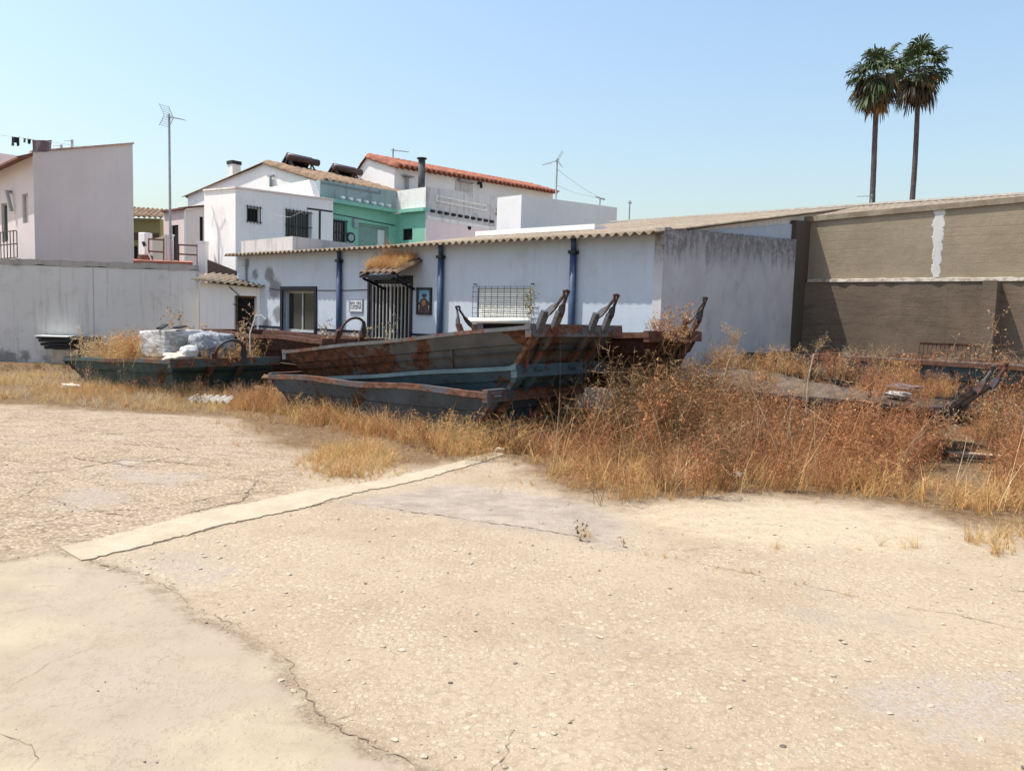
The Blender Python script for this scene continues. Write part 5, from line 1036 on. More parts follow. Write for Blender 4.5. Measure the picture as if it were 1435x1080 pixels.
# load on the teal skip
def lump(name, p, cx, cy, cz, sx, sy, sz, mat, label, cat, seed=0, boxy=.5, amp=.08, sub=4):
    bm = bmesh.new(); bmesh.ops.create_icosphere(bm, subdivisions=sub, radius=1); C_ = p(cx, cy, cz); r_ = random.Random(seed); ph = [r_.uniform(0, 6) for _ in range(6)]
    vs = []
    for v in bm.verts:
        q = V(*v.co); m_ = np.max(np.abs(q)); q = q * (1 - boxy) + q / m_ * boxy * .85
        q *= 1 + amp * (sin(q[0] * 5 + ph[0]) * sin(q[1] * 4 + ph[1]) + .6 * sin(q[2] * 8 + ph[2] + q[0] * 3) + .5 * sin(q[0] * 13 + ph[3]) * sin(q[2] * 11 + ph[4]))
        vs.append(p(cx + q[0] * sx, cy + q[1] * sy, cz + q[2] * sz))
    fs = [tuple(v.index for v in f.verts) for f in bm.faces]; bm.free()
    return tag(mesh_obj(name, vs, fs, mat, origin=V(C_[0], C_[1], C_[2] - sz), smooth=True), label, cat)
# x of local skip frame grows to the left
zt1 = .74
bale = thing('wrapped_bale', p1(1.35, .9, zt1), 'large shrink wrapped bale on the teal skip', 'bale')
lb = lump('wrap', p1, 1.35, .72, zt1 + .23, .62, .48, .31, M['wrap'], None, None, 3, .93, .012, 5); lb.parent = bale; lb.location = tuple(ORG[lb.name] - ORG[bale.name])
b_ = MB()
b_.bar(p1(1.0, .30, zt1 + .52), p1(1.35, .6, zt1 + .6), .1, .03); b_.bar(p1(.75, .5, zt1 + .53), p1(1.05, .8, zt1 + .57), .12, .03); b_.build('slats', M['black'], bale)
lump('wrapped_bundle', p1, .62, 1.1, zt1 + .2, .40, .45, .28, M['film'], 'smaller bluish film bundle right of the large bale', 'bundle', 5, .45, .045)
lump('sack', p1, .22, .45, zt1 + .08, .15, .15, .13, M['litter'], 'small white sack on the teal skip rim', 'sack', 6, .25, .06)
lump('rubble_heap', p1, .42, .32, zt1 - .06, .3, .2, .13, M['rubble'], 'pale heap of rubble below the white sack', 'rubble', 8, .2, .2)
a, b = p1(-.1, 1.5, zt1), p1(-.15, 1.6, zt1 + .75)
tag(MB().tube([a, a * .6 + b * .4 + V(-.05, 0, .1), b, b + V(.1, 0, .02), b + V(.2, 0, -.06)], .012, 6).build('bent_wire', M['litter'], origin=a), 'white bent wire sticking up beside the shed', 'wire')

# stack of dark boards against the long wall
c0 = gnd(60, 509); sf = Fr(c0[:2] + V(.3, -.25), (1, .06), (-.06, 1)); bs = thing('board_stack', sf.p(.6, .2, 0), 'stack of black boards with a pale edge by the boundary wall', 'board stack')
MB().box(sf, .1, .75, .02, .38, 0, .40).build('block', plain('pale_block', (.34, .27, .21), .25), bs)
for k, (x0, x1, y0, z, mt) in enumerate(((-.1, 1.35, 0, .41, 'black'), (-.18, 1.3, -.03, .50, 'black'), (-.22, .7, -.05, .60, 'black'), (-.3, 1.2, .0, .68, 'black'), (-.32, .55, -.06, .735, 'whitepl'))):
    MB().box(sf, x0, x1, y0, y0 + .4, z, z + (.075 if mt == 'black' else .03)).build('board', M[mt], bs)
MB().box(sf, .9, 1.5, .05, .3, .0, .405).build('block', M['wood'], bs)
# wire mesh panel at the brown wall
a = wf.hity(1282, 500, -.9)[0]; b = wf.hity(1368, 500, -.9)[0]; mp = thing('mesh_panel', wf.p((a + b) / 2, -.9, 0), 'rusty wire mesh panel leaning on the brown wall', 'panel')
g = MB(); zt_ = wf.hity(1300, 483, -.9)[1]
for k in range(15): x = a + (b - a) * k / 14; g.bar(wf.p(x, -.9, 0), wf.p(x, -.5, zt_), .012, .012)
for k in range(8): u = k / 7; g.bar(wf.p(a, -.9 + .4 * u - .014, zt_ * u), wf.p(b, -.9 + .4 * u - .014, zt_ * u), .012, .012)
g.build('wires', M['s_rust'], mp); MB().bar(wf.p(a, -.52, zt_ + .02), wf.p(b, -.52, zt_ + .02), .04, .04).build('frame', M['s_rust'], mp)

# ------------------------------------------------------------------ weeds and grass
S1P = gp((-120, 526), (0, 526), (95, 526), (240, 548), (330, 560), (340, 582), (240, 578), (120, 574), (0, 567), (-120, 562))
S1B = gp((92, 530), (300, 552), (395, 560), (395, 572), (240, 564), (110, 540))
MID = gp((300, 566), (395, 560), (440, 575), (520, 592), (640, 622), (720, 632), (690, 648), (610, 642), (540, 624), (440, 602), (330, 586))
CLUMP = gp((405, 648), (440, 632), (500, 625), (560, 628), (582, 645), (560, 668), (490, 680), (420, 670))
SPR = gp((330, 588), (440, 612), (540, 640), (600, 658), (560, 668), (400, 640), (300, 606), (260, 590))
FRT = gp((690, 648), (760, 640), (860, 660), (1000, 665), (1200, 670), (1435, 690), (1500, 700), (1500, 745), (1435, 738), (1330, 728), (1250, 708), (1150, 696), (1050, 695), (950, 702), (890, 712), (840, 702), (760, 672))
BELT = gp((690, 628), (740, 612), (800, 600), (880, 590), (960, 590), (1020, 600), (1120, 622), (1240, 650), (1300, 668), (1300, 706), (1180, 694), (1050, 690), (930, 698), (860, 690), (770, 655))
BACK = gp((935, 566), (1010, 556), (1100, 552), (1200, 570), (1300, 600), (1240, 604), (1120, 590), (1000, 598), (940, 590))
BEHD = gp((1150, 553), (1300, 560), (1500, 575), (1600, 620), (1500, 640), (1400, 615), (1330, 590), (1200, 570))
REDG = gp((1375, 655), (1420, 640), (1520, 645), (1520, 720), (1435, 716), (1385, 690))
WALLW = gp((-100, 512), (0, 512), (70, 511), (120, 516), (100, 524), (0, 522))
def notfoot(P): 
    k = np.ones(len(P), bool)
    for f_ in FOOT[:7]: k &= ~inside(P, f_)
    return k
veg = Veg()
def scatter_grass(poly, dens, h, cols, seed=0, thr=-.4, cl=1.5, foot=True, flat=1.0, vg=None):
    P = sample(poly, dens)
    if foot: P = P[notfoot(P)]
    P = P[fbm(P, cl, seed) + rng.normal(0, .25, len(P)) > thr]; pl = np.array(poly); sd_ = -seg_sd(P, pl); edge = np.clip(sd_ / .35, .3, 1)
    nz_ = fbm(P, .9, seed + 3)
    for q, e_, z_ in zip(P, edge, nz_):
        c = cols[min(len(cols) - 1, max(0, int((z_ * .5 + .5) * len(cols) + rng.normal(0, .6))))] * rng.uniform(.75, 1.25); place(vg or veg, GP[rng.integers(4)], V(q[0], q[1], relief(*q)), rng.uniform(*h) * e_, rng.uniform(0, 6.28), c, rng.normal(0, .15, 2))
def scatter_weed(poly, dens, h, cols, seed=0, thr=-.5, cl=1.1, vg=None):
    P = sample(poly, dens); P = P[notfoot(P)]; P = P[fbm(P, cl, seed) + rng.normal(0, .3, len(P)) > thr]; nz_ = fbm(P, .8, seed + 5); hz = fbm(P, .7, seed + 9)
    for q, z_, h_ in zip(P, nz_, hz):
        c = cols[min(len(cols) - 1, max(0, int((z_ * .5 + .5) * len(cols) + rng.normal(0, .7))))] * rng.uniform(.75, 1.25); k = np.clip(.5 + .35 * h_ + rng.normal(0, .25), 0, 1.15) * np.clip((q[0] - .0) / 1.3, .45, 1) ** (1 if h[1] > .75 else 0); place(vg or weeds, WP[rng.integers(6)], V(q[0], q[1], relief(*q)), h[0] + (h[1] - h[0]) * k, rng.uniform(0, 6.28), c, rng.normal(0, .12, 2))
scatter_grass(S1P, 95, (.10, .26), [STRAW, STRAW * 1.1, PALE, GOLD], 1, -.5)
scatter_grass(S1B, 50, (.18, .42), [UMB, GOLD, GREY], 2)
scatter_grass(MID, 150, (.18, .46), [GOLD, ORNG, STRAW, GOLD], 3, -.9)
scatter_grass(CLUMP, 260, (.12, .30), [STRAW, GOLD, STRAW], 4, -3)
scatter_grass(SPR, 60, (.06, .18), [STRAW, GOLD], 5, .1)
scatter_grass(FRT, 120, (.10, .42), [GOLD, STRAW, ORNG, STRAW, GOLD], 6, -.35, 2.2)
scatter_grass(BELT, 80, (.15, .45), [ORNG, GOLD, RUST], 7, -.6, 2)
scatter_grass(BACK, 40, (.2, .45), [ORNG, RUST, GREY], 8, -1); scatter_grass(BEHD, 28, (.2, .5), [GREY, ORNG, UMB], 9, -1); scatter_grass(REDG, 130, (.15, .4), [ORNG, GOLD], 10, -2); scatter_grass(WALLW, 30, (.08, .25), [UMB, OLIVE, GOLD], 11)
# tall stalks just before the stack
P = sample(gp((395, 566), (500, 586), (640, 616), (760, 628), (760, 640), (640, 630), (480, 596), (390, 576)), 130); P = P[notfoot(P)]
for q in P: place(veg, GP[2], V(q[0], q[1], 0), rng.uniform(.3, .62), rng.uniform(0, 6.28), [GREY, GOLD, UMB, STRAW][rng.integers(4)] * rng.uniform(.8, 1.2))
scatter_grass(gp((690, 640), (760, 660), (840, 700), (800, 706), (720, 690), (650, 662)), 60, (.04, .16), [STRAW, GOLD, ORNG], 14, .0, 2.4)
scatter_grass(gp((250, 600), (420, 612), (430, 650), (330, 650), (240, 625)), 30, (.03, .10), [STRAW, GOLD], 15, .1, 2.6)
scatter_grass(gp((850, 704), (1000, 692), (1200, 700), (1340, 730), (1300, 738), (1100, 712), (900, 722)), 40, (.03, .14), [STRAW, GOLD, PALE], 16, .15, 2.8)
# joint line tufts
for (x, y), h in (((820, 752), .12), ((905, 776), .05), ((930, 782), .05), ((1050, 804), .05), ((1085, 770), .08), ((1120, 818), .06), ((1195, 772), .07), ((1180, 832), .04), ((1000, 797), .04), ((1300, 855), .04), ((640, 660), .08), ((700, 690), .06), ((740, 680), .07)):
    for k in range(5): q = gnd(x + rng.normal(0, 9), y + rng.normal(0, 2)); place(veg, GP[rng.integers(4)], q, h * rng.uniform(.6, 1.2), rng.uniform(0, 6), [GOLD, STRAW][rng.integers(2)])
go = bpy.data.objects.new('dry_grass', veg.mesh('dry_grass')); COL.objects.link(go); tag(go, 'dry straw coloured grass over the yard edge', 'grass', kind='stuff')
weeds = Veg()
scatter_weed(BELT, 16, (.25, .9), [RUST, ORNG, RUST, UMB, ORNG, RUST], 1, -.45, 1.6)
scatter_weed(FRT, 3.5, (.25, .5), [ORNG, GOLD, RUST], 2, -.2)
scatter_weed(BACK, 12, (.35, .85), [ORNG, RUST, GREY, RUST], 3, -1)
scatter_weed(BEHD, 15, (.45, 1.1), [GREY, ORNG, RUST], 4, -1)
scatter_weed(REDG, 18, (.35, .6), [ORNG, RUST], 5, -2)
scatter_weed(gp((800, 600), (860, 590), (980, 586), (1040, 600), (1040, 640), (900, 640), (820, 625)), 13, (.6, 1.2), [ORNG, RUST, UMB], 6, -.4, 1.8)
scatter_weed(gp((1050, 620), (1240, 655), (1300, 668), (1290, 690), (1150, 680), (1050, 655)), 12, (.4, .85), [RUST, RUST, ORNG, UMB], 7, -.4, 1.8)
scatter_weed(S1B, 7, (.3, .55), [UMB, RUST, GREY], 8, -.5); scatter_weed(gp((380, 566), (450, 578), (560, 600), (680, 626), (560, 610), (430, 588)), 5, (.25, .5), [RUST, UMB], 9, -.8); scatter_weed(MID, 3, (.2, .5), [ORNG, GOLD], 10)
scatter_weed(gp((330, 562), (395, 558), (430, 572), (400, 580), (340, 574)), 22, (.2, .42), [RUST, ORNG], 12, -2)
scatter_weed(BELT, 9, (.15, .4), [UMB, RUST, UMB, ORNG], 21, -.6, 2.0)
scatter_weed(BACK, 6, (.2, .5), [UMB, RUST], 22, -.5)
scatter_weed(gp((1345, 600), (1420, 590), (1480, 600), (1480, 650), (1400, 640)), 14, (.3, .7), [GREY, ORNG, GOLD, UMB], 31, -1); scatter_grass(gp((1330, 605), (1420, 590), (1480, 600), (1480, 650), (1370, 645)), 70, (.15, .45), [GOLD, GREY, ORNG], 32, -.8, vg=weeds)
scatter_weed(gp((985, 594), (1100, 606), (1240, 634), (1315, 652), (1305, 674), (1180, 655), (1040, 624)), 17, (.55, .9), [RUST, ORNG, RUST, UMB, GREY], 41, -.8, 1.5)
# long pale stalks leaning through the brush
P = np.concatenate([sample(BELT, 4), sample(FRT, 1.5), sample(BACK, 5)]); P = P[notfoot(P)]
for q in P: n_ = rng.integers(2, 6); b0 = np.column_stack([rng.normal(0, .05, (n_, 2)), np.zeros(n_)]); v_r, f_r, _ = ribbons(b0, unit(np.column_stack([rng.normal(.1, .28, n_), rng.normal(0, .25, n_), np.ones(n_)])), rng.uniform(.35, .95, n_), np.full(n_, .0036), rng.normal(0, .28, (n_, 3)), 5); weeds.tri(v_r + V(*q, 0), f_r, np.tile([PALE, STRAW, GREY, GOLD][rng.integers(4)] * rng.uniform(.7, 1.15), (len(v_r), 1)))
# growth on the filled skips
def on_skip(p, n, x0, x1, y0, y1, z, h, cols, grass=.3):
    for _ in range(n):
        q = p(rng.uniform(x0, x1), rng.uniform(y0, y1), z)
        if rng.random() < grass: place(weeds, GP[rng.integers(4)], q, rng.uniform(*h) * .8, rng.uniform(0, 6), cols[rng.integers(len(cols))] * rng.uniform(.8, 1.2))
        else: place(weeds, WP[rng.integers(6)], q, rng.uniform(*h), rng.uniform(0, 6), cols[rng.integers(len(cols))] * rng.uniform(.8, 1.2))
on_skip(p1, 190, 1.5, 4.3, .1, 1.9, .55, (.35, .8), [GOLD, ORNG, STRAW, GOLD, PALE]); on_skip(p1, 16, -.05 + .15, 1.4, .1, .35, .55, (.18, .4), [GOLD, ORNG]); on_skip(p1, 14, .05, .6, .5, 1.9, .55, (.3, .6), [ORNG, GOLD])
on_skip(p8, 90, .05, 1.2, .1, 1.8, .7, (.18, .42), [ORNG, RUST, GOLD]); on_skip(p8, 120, .6, 3.9, 1.2, 1.85, .85, (.2, .55), [ORNG, RUST, GREY, GOLD]); on_skip(p8, 40, -.3, 4.2, -.35, -.05, .25, (.35, .62), [ORNG, RUST, GREY, UMB]); on_skip(p8, 40, 2.2, 3.9, .02, .9, .7, (.2, .45), [ORNG, GOLD])
on_skip(p2, 14, .3, 3.8, .2, 1.3, .45, (.25, .5), [RUST, ORNG]); on_skip(p9, 70, .1, 3.8, .2, 1.7, .55, (.25, .5), [ORNG, RUST, GREY]); on_skip(p10, 8, .2, 2.4, .2, 1.4, .6, (.3, .6), [GREY, GOLD])
wo = bpy.data.objects.new('dry_weeds', weeds.mesh('dry_weeds')); COL.objects.link(wo); tag(wo, 'rusty brown dry weeds round the skips', 'weeds', kind='stuff')

def plant(name, base, h, label, cat, col, stemcol=None, lean=(0, 0), proto=None, bare=False, n=1, umbel=0):
    vg = Veg(); base = V(*base); pr = proto or weed_proto(1.0, .5, 6, 12, 10)
    for k in range(n): place(vg, pr, V(rng.normal(0, .06) * (n > 1), rng.normal(0, .06) * (n > 1), 0), h * rng.uniform(.8, 1.05) if n > 1 else h, rng.uniform(0, 6), col, lean)
    if umbel:
        m = MB(); top_ = V(lean[0] * h, lean[1] * h, h); pts = [V(0, 0, 0), top_ * .4 + V(.02, 0, 0), top_ * .75 - V(.02, 0, 0), top_]; vv = MB().tube(pts, [.014, .012, .009, .005], 6)
        F_ = np.array([t_ for f in vv.f for t_ in ([(f[0], f[1], f[2]), (f[0], f[2], f[3])] if len(f) == 4 else [(f[0], f[i], f[i + 1]) for i in range(1, len(f) - 1)])]); vg.tri(np.array(vv.v), F_, np.tile(stemcol if stemcol is not None else col, (len(vv.v), 1)))
        for k in range(umbel):
            fr_ = rng.uniform(.45, 1.0); place(vg, WP[4], pts[0] + top_ * fr_, h * rng.uniform(.1, .26), rng.uniform(0, 6), col * rng.uniform(.8, 1.2), rng.normal(0, .5, 2))
    o = bpy.data.objects.new(name, vg.mesh(name)); COL.objects.link(o); o.location = tuple(base); return tag(o, label, cat)
thin = weed_proto(1.0, .15, 2, 3, 3, .008)
plant('tall_weed', gnd(985, 622), 1.42, 'tall leaning dry weed in front of the stained gable wall', 'plant', V(.40, .27, .15), GREY, (.30, .1), thin, umbel=10)
plant('pale_stalk', gnd(1118, 640), 1.28, 'pale white stemmed dry plant before the dark skip', 'plant', V(.40, .29, .17), V(.62, .54, .42), (.09, .0), thin, umbel=8)
vg = Veg(); m_ = 11; b0 = np.column_stack([rng.uniform(-.42, .3, m_), rng.uniform(-.1, .1, m_), np.zeros(m_)])
v_r, f_r, _ = ribbons(b0, unit(np.column_stack([rng.normal(.12, .1, m_), rng.normal(0, .06, m_), np.ones(m_)])), rng.uniform(.6, .95, m_), np.full(m_, .0075), rng.normal(0, .06, (m_, 3)), 4); vg.tri(v_r, f_r, np.tile(V(.50, .42, .33), (len(v_r), 1)))
o = bpy.data.objects.new('stalk_plant', vg.mesh('stalk_plant')); COL.objects.link(o); o.location = tuple(gnd(1075, 655)); tag(o, 'cluster of bare grey upright stems in the brush', 'plant')
plant('doorway_bush', fc.p(H_(545, 465)[0], -.7, .35), 1.25, 'pale dry bush growing before the barred door', 'bush', V(.42, .35, .25), None, (0, 0), weed_proto(1.0, .9, 8, 12, 9, .02))
plant('doorway_bush', fc.p(H_(520, 465)[0], -1.0, .2), 1.05, 'smaller dry bush left of the barred door', 'bush', V(.30, .16, .10), None, (0, 0), weed_proto(1.0, .9, 7, 10, 8, .02))
plant('green_plant', p4(.35, .5, .62), .46, 'small green plant growing in the grey skip under the shuttered window', 'plant', V(.12, .15, .05), None, (0, 0), weed_proto(1.0, .5, 6, 9, 9, .022))
plant('climbing_weed', p6(.05, .5, .5), .78, 'pinkish dry weed tangled over the end of the rust skip', 'plant', V(.36, .18, .10), None, (0, 0), weed_proto(1.0, .9, 9, 12, 9, .018), n=2)
plant('hanging_weed', gnd(905, 608), 1.05, 'tall tan dry weed against the side of the rust skip', 'plant', V(.40, .22, .11), None, (0, 0), weed_proto(1.0, .3, 3, 14, 14, .018))
plant('wall_bush', wf.p(wf.hity(1395, 480, -1.2)[0], -1.2, 0), 1.9, 'tall grey dry bush against the brown pilaster', 'bush', V(.24, .15, .095), None, (0, 0), weed_proto(1.0, .5, 9, 12, 6, .014))
plant('wall_bush', wf.p(wf.hity(1315, 480, -1.6)[0], -1.6, 0), 1.5, 'dry bush before the wire mesh panel', 'bush', V(.22, .12, .075), None, (0, 0), weed_proto(1.0, .5, 7, 12, 6, .014))
plant('skip_weed', p1(2.2, 1.5, .6), 1.15, 'tallest dry weed on the teal skip', 'plant', V(.42, .27, .14), None, (.05, 0), weed_proto(1.0, .3, 4, 12, 9, .018))
plant('skip_weed', p1(.9, 1.8, .6), 1.05, 'pale dry weed behind the large bale', 'plant', V(.46, .34, .22), None, (.05, 0), weed_proto(1.0, .4, 4, 12, 9, .018))
plant('bare_twigs', gnd(846, 708), .42, 'dark bare twigs at the front edge of the brush', 'plant', V(.11, .06, .035), None, (-.1, 0), weed_proto(1.0, .5, 9, 2, 0 + 1, .006))
plant('pavement_weed', gnd(812, 757), .17, 'small brown weed in the crack of the yard', 'plant', V(.17, .11, .05), None, (0, 0), weed_proto(1.0, .3, 3, 5, 8, .05))
plant('pavement_weed', gnd(871, 766), .11, 'tiny reddish weed right of the small brown weed', 'plant', V(.26, .13, .06), None, (0, 0), weed_proto(1.0, .3, 3, 5, 6, .05))
plant('grass_tuft', gnd(1262, 768), .17, 'small straw tuft alone on the pale concrete', 'grass tuft', STRAW, None, (0, 0), GP[3], n=4)
plant('grass_tuft', gnd(1395, 768), .24, 'wide straw tuft at the right edge of the concrete', 'grass tuft', STRAW * 1.05, None, (0, 0), GP[3], n=1)
vg = Veg()
for q in sample(gp((1340, 766), (1380, 748), (1450, 748), (1460, 778), (1390, 780)), 160): place(vg, GP[rng.integers(4)], V(*q, 0) - gnd(1395, 768), rng.uniform(.1, .24), rng.uniform(0, 6), [STRAW, GOLD, STRAW][rng.integers(3)])
bpy.data.objects['grass_tuft.001'].data = vg.mesh('grass_tuft')
vg = Veg()
for k in range(420):
    x, y = rng.uniform(cy0 + .05, cy1 - .05), rng.uniform(-.68, -.06); q = fc.p(x, y, cz - .27 + .32 * (y + .75) / .73 + .03) - fc.p(cy0, -.4, cz); place(vg, GP[rng.integers(4)], q, rng.uniform(.12, .27), rng.uniform(0, 6), [GOLD, ORNG, STRAW][rng.integers(3)])
place(vg, WP[4], fc.p((cy0 + cy1) / 2, -.35, cz) - fc.p(cy0, -.4, cz), .55, 1, ORNG)
o = bpy.data.objects.new('canopy_grass', vg.mesh('canopy_grass')); COL.objects.link(o); o.location = tuple(fc.p(cy0, -.4, cz)); tag(o, 'mat of dry grass growing on the door canopy', 'grass', kind='stuff')

# ------------------------------------------------------------------ litter, rubble, pebbles
def crumple(name, pos, sx, sy, sz, mat, label, cat, seed):
    return lump(name, lambda x, y, z: V(*pos) + V(x, y, z), 0, 0, sz * .6, sx, sy, sz, mat, label, cat, seed, .3, .25, 3)
crumple('plastic_bag', gnd(1108, 660), .11, .1, .05, M['litter_blue'], 'bluish crumpled plastic bag in the dry brush', 'litter', 1)
crumple('paper_scrap', gnd(1028, 668), .10, .08, .03, M['litter'], 'flat white paper scrap at the brush edge', 'litter', 2)
crumple('plastic_sheet', p8(.50, .34, .74), .15, .18, .05, plain('dull_plastic', (.38, .38, .37), .15, 20, .4), 'white plastic sheet on the soil of the dark skip', 'plastic sheet', 3)
crumple('cardboard_piece', p8(.55, .75, .80), .22, .2, .06, plain('grey_card', (.14, .12, .125), .2), 'grey cardboard piece behind the white plastic sheet', 'cardboard', 4)
crumple('paper_scrap', gnd(700, 634), .06, .05, .04, M['rubble'], 'small pale stone at the end of the concrete strip', 'stone', 6)
e0 = gnd(262, 565); cb = corrugated(e0, e0 + V(.75, -.05, 0), e0 + V(.75, .35, .05), e0 + V(0, .4, .05), .12, .03, 2, .02, 6); tag(MB().add([v + V(0, 0, .05) for v in cb.v], cb.f).build('roof_sheet_piece', M['litter'], origin=e0), 'broken white corrugated piece lying in the grass', 'sheet piece')
crumple('stone', gnd(100, 545), .16, .1, .07, M['rubble'], 'pale stone in the straw before the teal skip', 'stone', 7)
# cardboard/plank on the bare ground at right
tag(MB().box(Fr(gnd(1330, 640)[:2], (1, -.25), (.25, 1)), 0, .75, 0, .22, 0.005, .045).build('plank', plain('pale_plank', (.36, .27, .19), .2), origin=gnd(1330, 640)), 'pale plank on the ground below the dark skip end', 'plank')
# pebbles
pv, pf_ = [], []; ico = None
bm = bmesh.new(); bmesh.ops.create_icosphere(bm, subdivisions=1, radius=1); iv = np.array([v.co[:] for v in bm.verts]); if_ = np.array([[v.index for v in f.verts] for f in bm.faces]); bm.free()
def pebbles(name, P, smin, smax, mat, label):
    n = len(P); s_ = smin + (smax - smin) * rng.random(n) ** 2.5; v = iv[None] * (1 + rng.normal(0, .18, (n, len(iv), 1))); v = v * s_[:, None, None] * np.stack([rng.uniform(.8, 1.6, n), rng.uniform(.8, 1.3, n), rng.uniform(.35, .7, n)], 1)[:, None, :]
    a = rng.uniform(0, 6.28, n); c, s = np.cos(a)[:, None], np.sin(a)[:, None]; x = v[..., 0] * c - v[..., 1] * s; y = v[..., 0] * s + v[..., 1] * c
    v = np.stack([x + P[:, :1], y + P[:, 1:2], v[..., 2] + (relief(P[:, 0], P[:, 1]) + s_ * .18)[:, None]], -1).reshape(-1, 3); f = (np.arange(n)[:, None, None] * len(iv) + if_[None]).reshape(-1, 3)
    o = bpy.data.objects.new(name, np_mesh(name, v, f, mat)); COL.objects.link(o); tag(o, label, 'pebbles', kind='stuff')
YARD = gp((-100, 1120), (1540, 1120), (1540, 760), (1000, 720), (600, 690), (300, 730), (0, 590), (-100, 590))
P = sample(YARD, 26); sdS = seg_sd(P, np.array(SLAB)); P = P[(sdS > -.05) | (rng.random(len(P)) < .08)]
pebbles('pale_pebbles', P, .004, .016, plain('pale_pebble', (.36, .30, .225), .25, 30), 'loose pale pebbles on the yard')
P = sample(YARD, 5); pebbles('dark_pebbles', P, .003, .011, plain('dark_pebble', (.11, .085, .07), .4, 30), 'scattered dark grit on the yard')
cl_ = []
for c in CR[:3]:
    L = smooth_line(gp(*c), .02); cl_.append(L[rng.random(len(L)) < .8] + rng.normal(0, .035, (1, 2)))
P = np.concatenate([np.repeat(q, 2, 0) for q in cl_]); P = P[rng.random(len(P)) < .6]; P = P + rng.normal(0, .10, P.shape); pebbles('crack_grit', P, .002, .007, plain('grit', (.26, .19, .13), .4, 40), 'grit lying along the cracks')

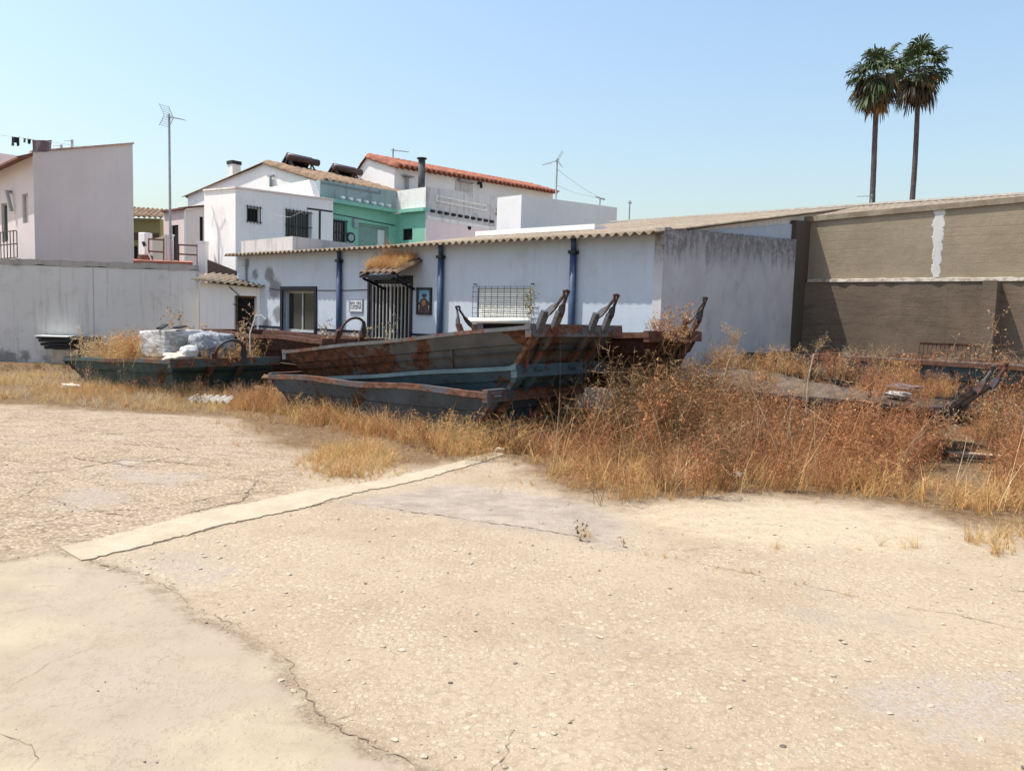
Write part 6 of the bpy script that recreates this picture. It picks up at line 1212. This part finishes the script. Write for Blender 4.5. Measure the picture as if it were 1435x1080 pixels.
# ------------------------------------------------------------------ palms
def palm(base, top, label, seed, crown, skirt):
    r_ = np.random.default_rng(seed); base, top = V(*base), V(*top); h = top[2] - base[2]
    o = thing('palm_tree', base, label, 'palm'); mb = MB(); pts, rad = [], []
    for k in range(34):
        u = k / 33; pts.append(base * (1 - u) + top * u + V(.35 * sin(u * 3.1) * (1 if seed == 2 else .15), 0, 0)); rad.append((.19 - .06 * u) * (1 + .05 * (k % 2)) + .25 * max(0, .08 - u))
    mb.tube(pts, rad, 12).build('trunk', M['trunk'], o, True)
    def fronds(n, dead):
        vs, fs = [], []; cnt = 0
        for i in range(n):
            az = i * 2.399 + r_.normal(0, .3)
            if dead: el = r_.uniform(-1.25, -.25); pl = r_.uniform(.3, .7); fl = r_.uniform(.45, .75); p0 = top + V(0, 0, .25 - skirt * .55 * r_.random()) + V(0, 0, .3)
            else: el = r_.uniform(-.95, 1.35); pl = r_.uniform(.5, .95); fl = r_.uniform(.6, .9); p0 = top + V(0, 0, r_.uniform(.05, .6))
            d = V(cos(az) * cos(el), sin(az) * cos(el), sin(el)); c = p0 + d * pl * crown; sd = V(-sin(az), cos(az), 0); up = np.cross(sd, d)
            w = sd * .02; q = [p0 - w, p0 + w, c + w * .7, c - w * .7]; vs += q; fs += [(cnt, cnt + 1, cnt + 2), (cnt, cnt + 2, cnt + 3)]; cnt += 4
            ns = 22
            for k in range(ns):
                a = (k / (ns - 1) - .5) * (3.3 if not dead else 1.5) + r_.normal(0, .05); dd_ = d * cos(a) + sd * sin(a) + up * r_.normal(0, .12); L_ = fl * crown * (1 - .28 * abs(a) / 2) * r_.uniform(.85, 1.1); dr_ = (.35 if not dead else .8) * r_.uniform(.6, 1.5)
                s2 = unit(np.cross(dd_, up + r_.normal(0, .4, 3))) * (.028 if dead else .032) * crown
                m1 = c + dd_ * L_ * .55 - V(0, 0, dr_ * L_ * .12); m2 = c + dd_ * L_ * .8 - V(0, 0, dr_ * L_ * .55); m3 = m2 + dd_ * L_ * .06 - V(0, 0, L_ * .22)
                vs += [c - s2 * .5, c + s2 * .5, m1 - s2, m1 + s2, m2 - s2 * .8, m2 + s2 * .8, m3]; b_ = cnt; fs += [(b_, b_ + 1, b_ + 3), (b_, b_ + 3, b_ + 2), (b_ + 2, b_ + 3, b_ + 5), (b_ + 2, b_ + 5, b_ + 4), (b_ + 4, b_ + 5, b_ + 6)]; cnt += 7
        return np.array(vs), np.array(fs)
    for nm, n, dead, col, col2 in (('crown', 36, False, (.03, .048, .018), (.075, .105, .035)), ('dead_fronds', 54, True, (.042, .03, .018), (.10, .072, .038))):
        v, f = fronds(n, dead); t = NT('palm_' + nm + label[:4]); nz_ = t.noise(1.6, 5, .7); c = t.mix(t.ramp(nz_, .35, .65), col, col2)
        if dead: c = t.mix(t.ramp(t.noise(.9, 3), .52, .66), c, (.25, .13, .035))
        mt = t.fin(c, .65, .3); ob = bpy.data.objects.new(nm, np_mesh(nm, v - base, f, mt)); COL.objects.link(ob); ob.parent = o
YP = 46.0
pb, pt = atY(1226, 282, YP), atY(1229, 112, YP); palm(V(pb[0], YP, 0), pt, 'left palm with a thick skirt of hanging dead fronds', 1, 1.32, 1.9)
pb, pt = atY(1277, 282, YP + 3), atY(1287, 106, YP + 3); palm(V(pb[0] - .5, YP + 3, 0), pt, 'right palm, slightly taller with a leaning trunk', 2, 1.36, 1.7)

# ------------------------------------------------------------------ light, sky, camera
SUN_EL = radians(66); sh_ = V(-.999, .037); sh_ /= np.linalg.norm(sh_); sd_ = Vector((sh_[0] * cos(SUN_EL), sh_[1] * cos(SUN_EL), sin(SUN_EL)))
sl_ = bpy.data.lights.new('sun', 'SUN'); sl_.energy = 4.6; sl_.angle = radians(.53); sl_.color = (1, .95, .87); so_ = bpy.data.objects.new('sun', sl_); COL.objects.link(so_); so_.rotation_euler = sd_.to_track_quat('Z', 'Y').to_euler(); so_.location = (0, 0, 40)
w = bpy.data.worlds.new('World'); scene.world = w; w.use_nodes = True; nt = w.node_tree; sk = nt.nodes.new('ShaderNodeTexSky'); sk.sky_type = 'NISHITA'; sk.sun_disc = False
sk.sun_elevation = SUN_EL; sk.sun_rotation = math.atan2(sh_[0], sh_[1]); sk.air_density = 1.6; sk.dust_density = 2.7; sk.ozone_density = 3.2
nt.links.new(sk.outputs[0], nt.nodes['Background'].inputs[0]); nt.nodes['Background'].inputs[1].default_value = .14
cd = bpy.data.cameras.new('camera'); cam = bpy.data.objects.new('camera', cd); COL.objects.link(cam); scene.camera = cam
cd.sensor_width = 36; cd.lens = 36 * FOC / 1435; cd.clip_start = .05; cd.clip_end = 3000
m = Matrix((Vector(_R), Vector(_T), Vector(-_F))).transposed().to_4x4(); m.translation = Vector(CAM); cam.matrix_world = m
scene.view_settings.view_transform = 'Standard'; scene.view_settings.look = 'None'; scene.view_settings.exposure = .58; scene.view_settings.gamma = 1
scene.cycles.max_bounces = 6
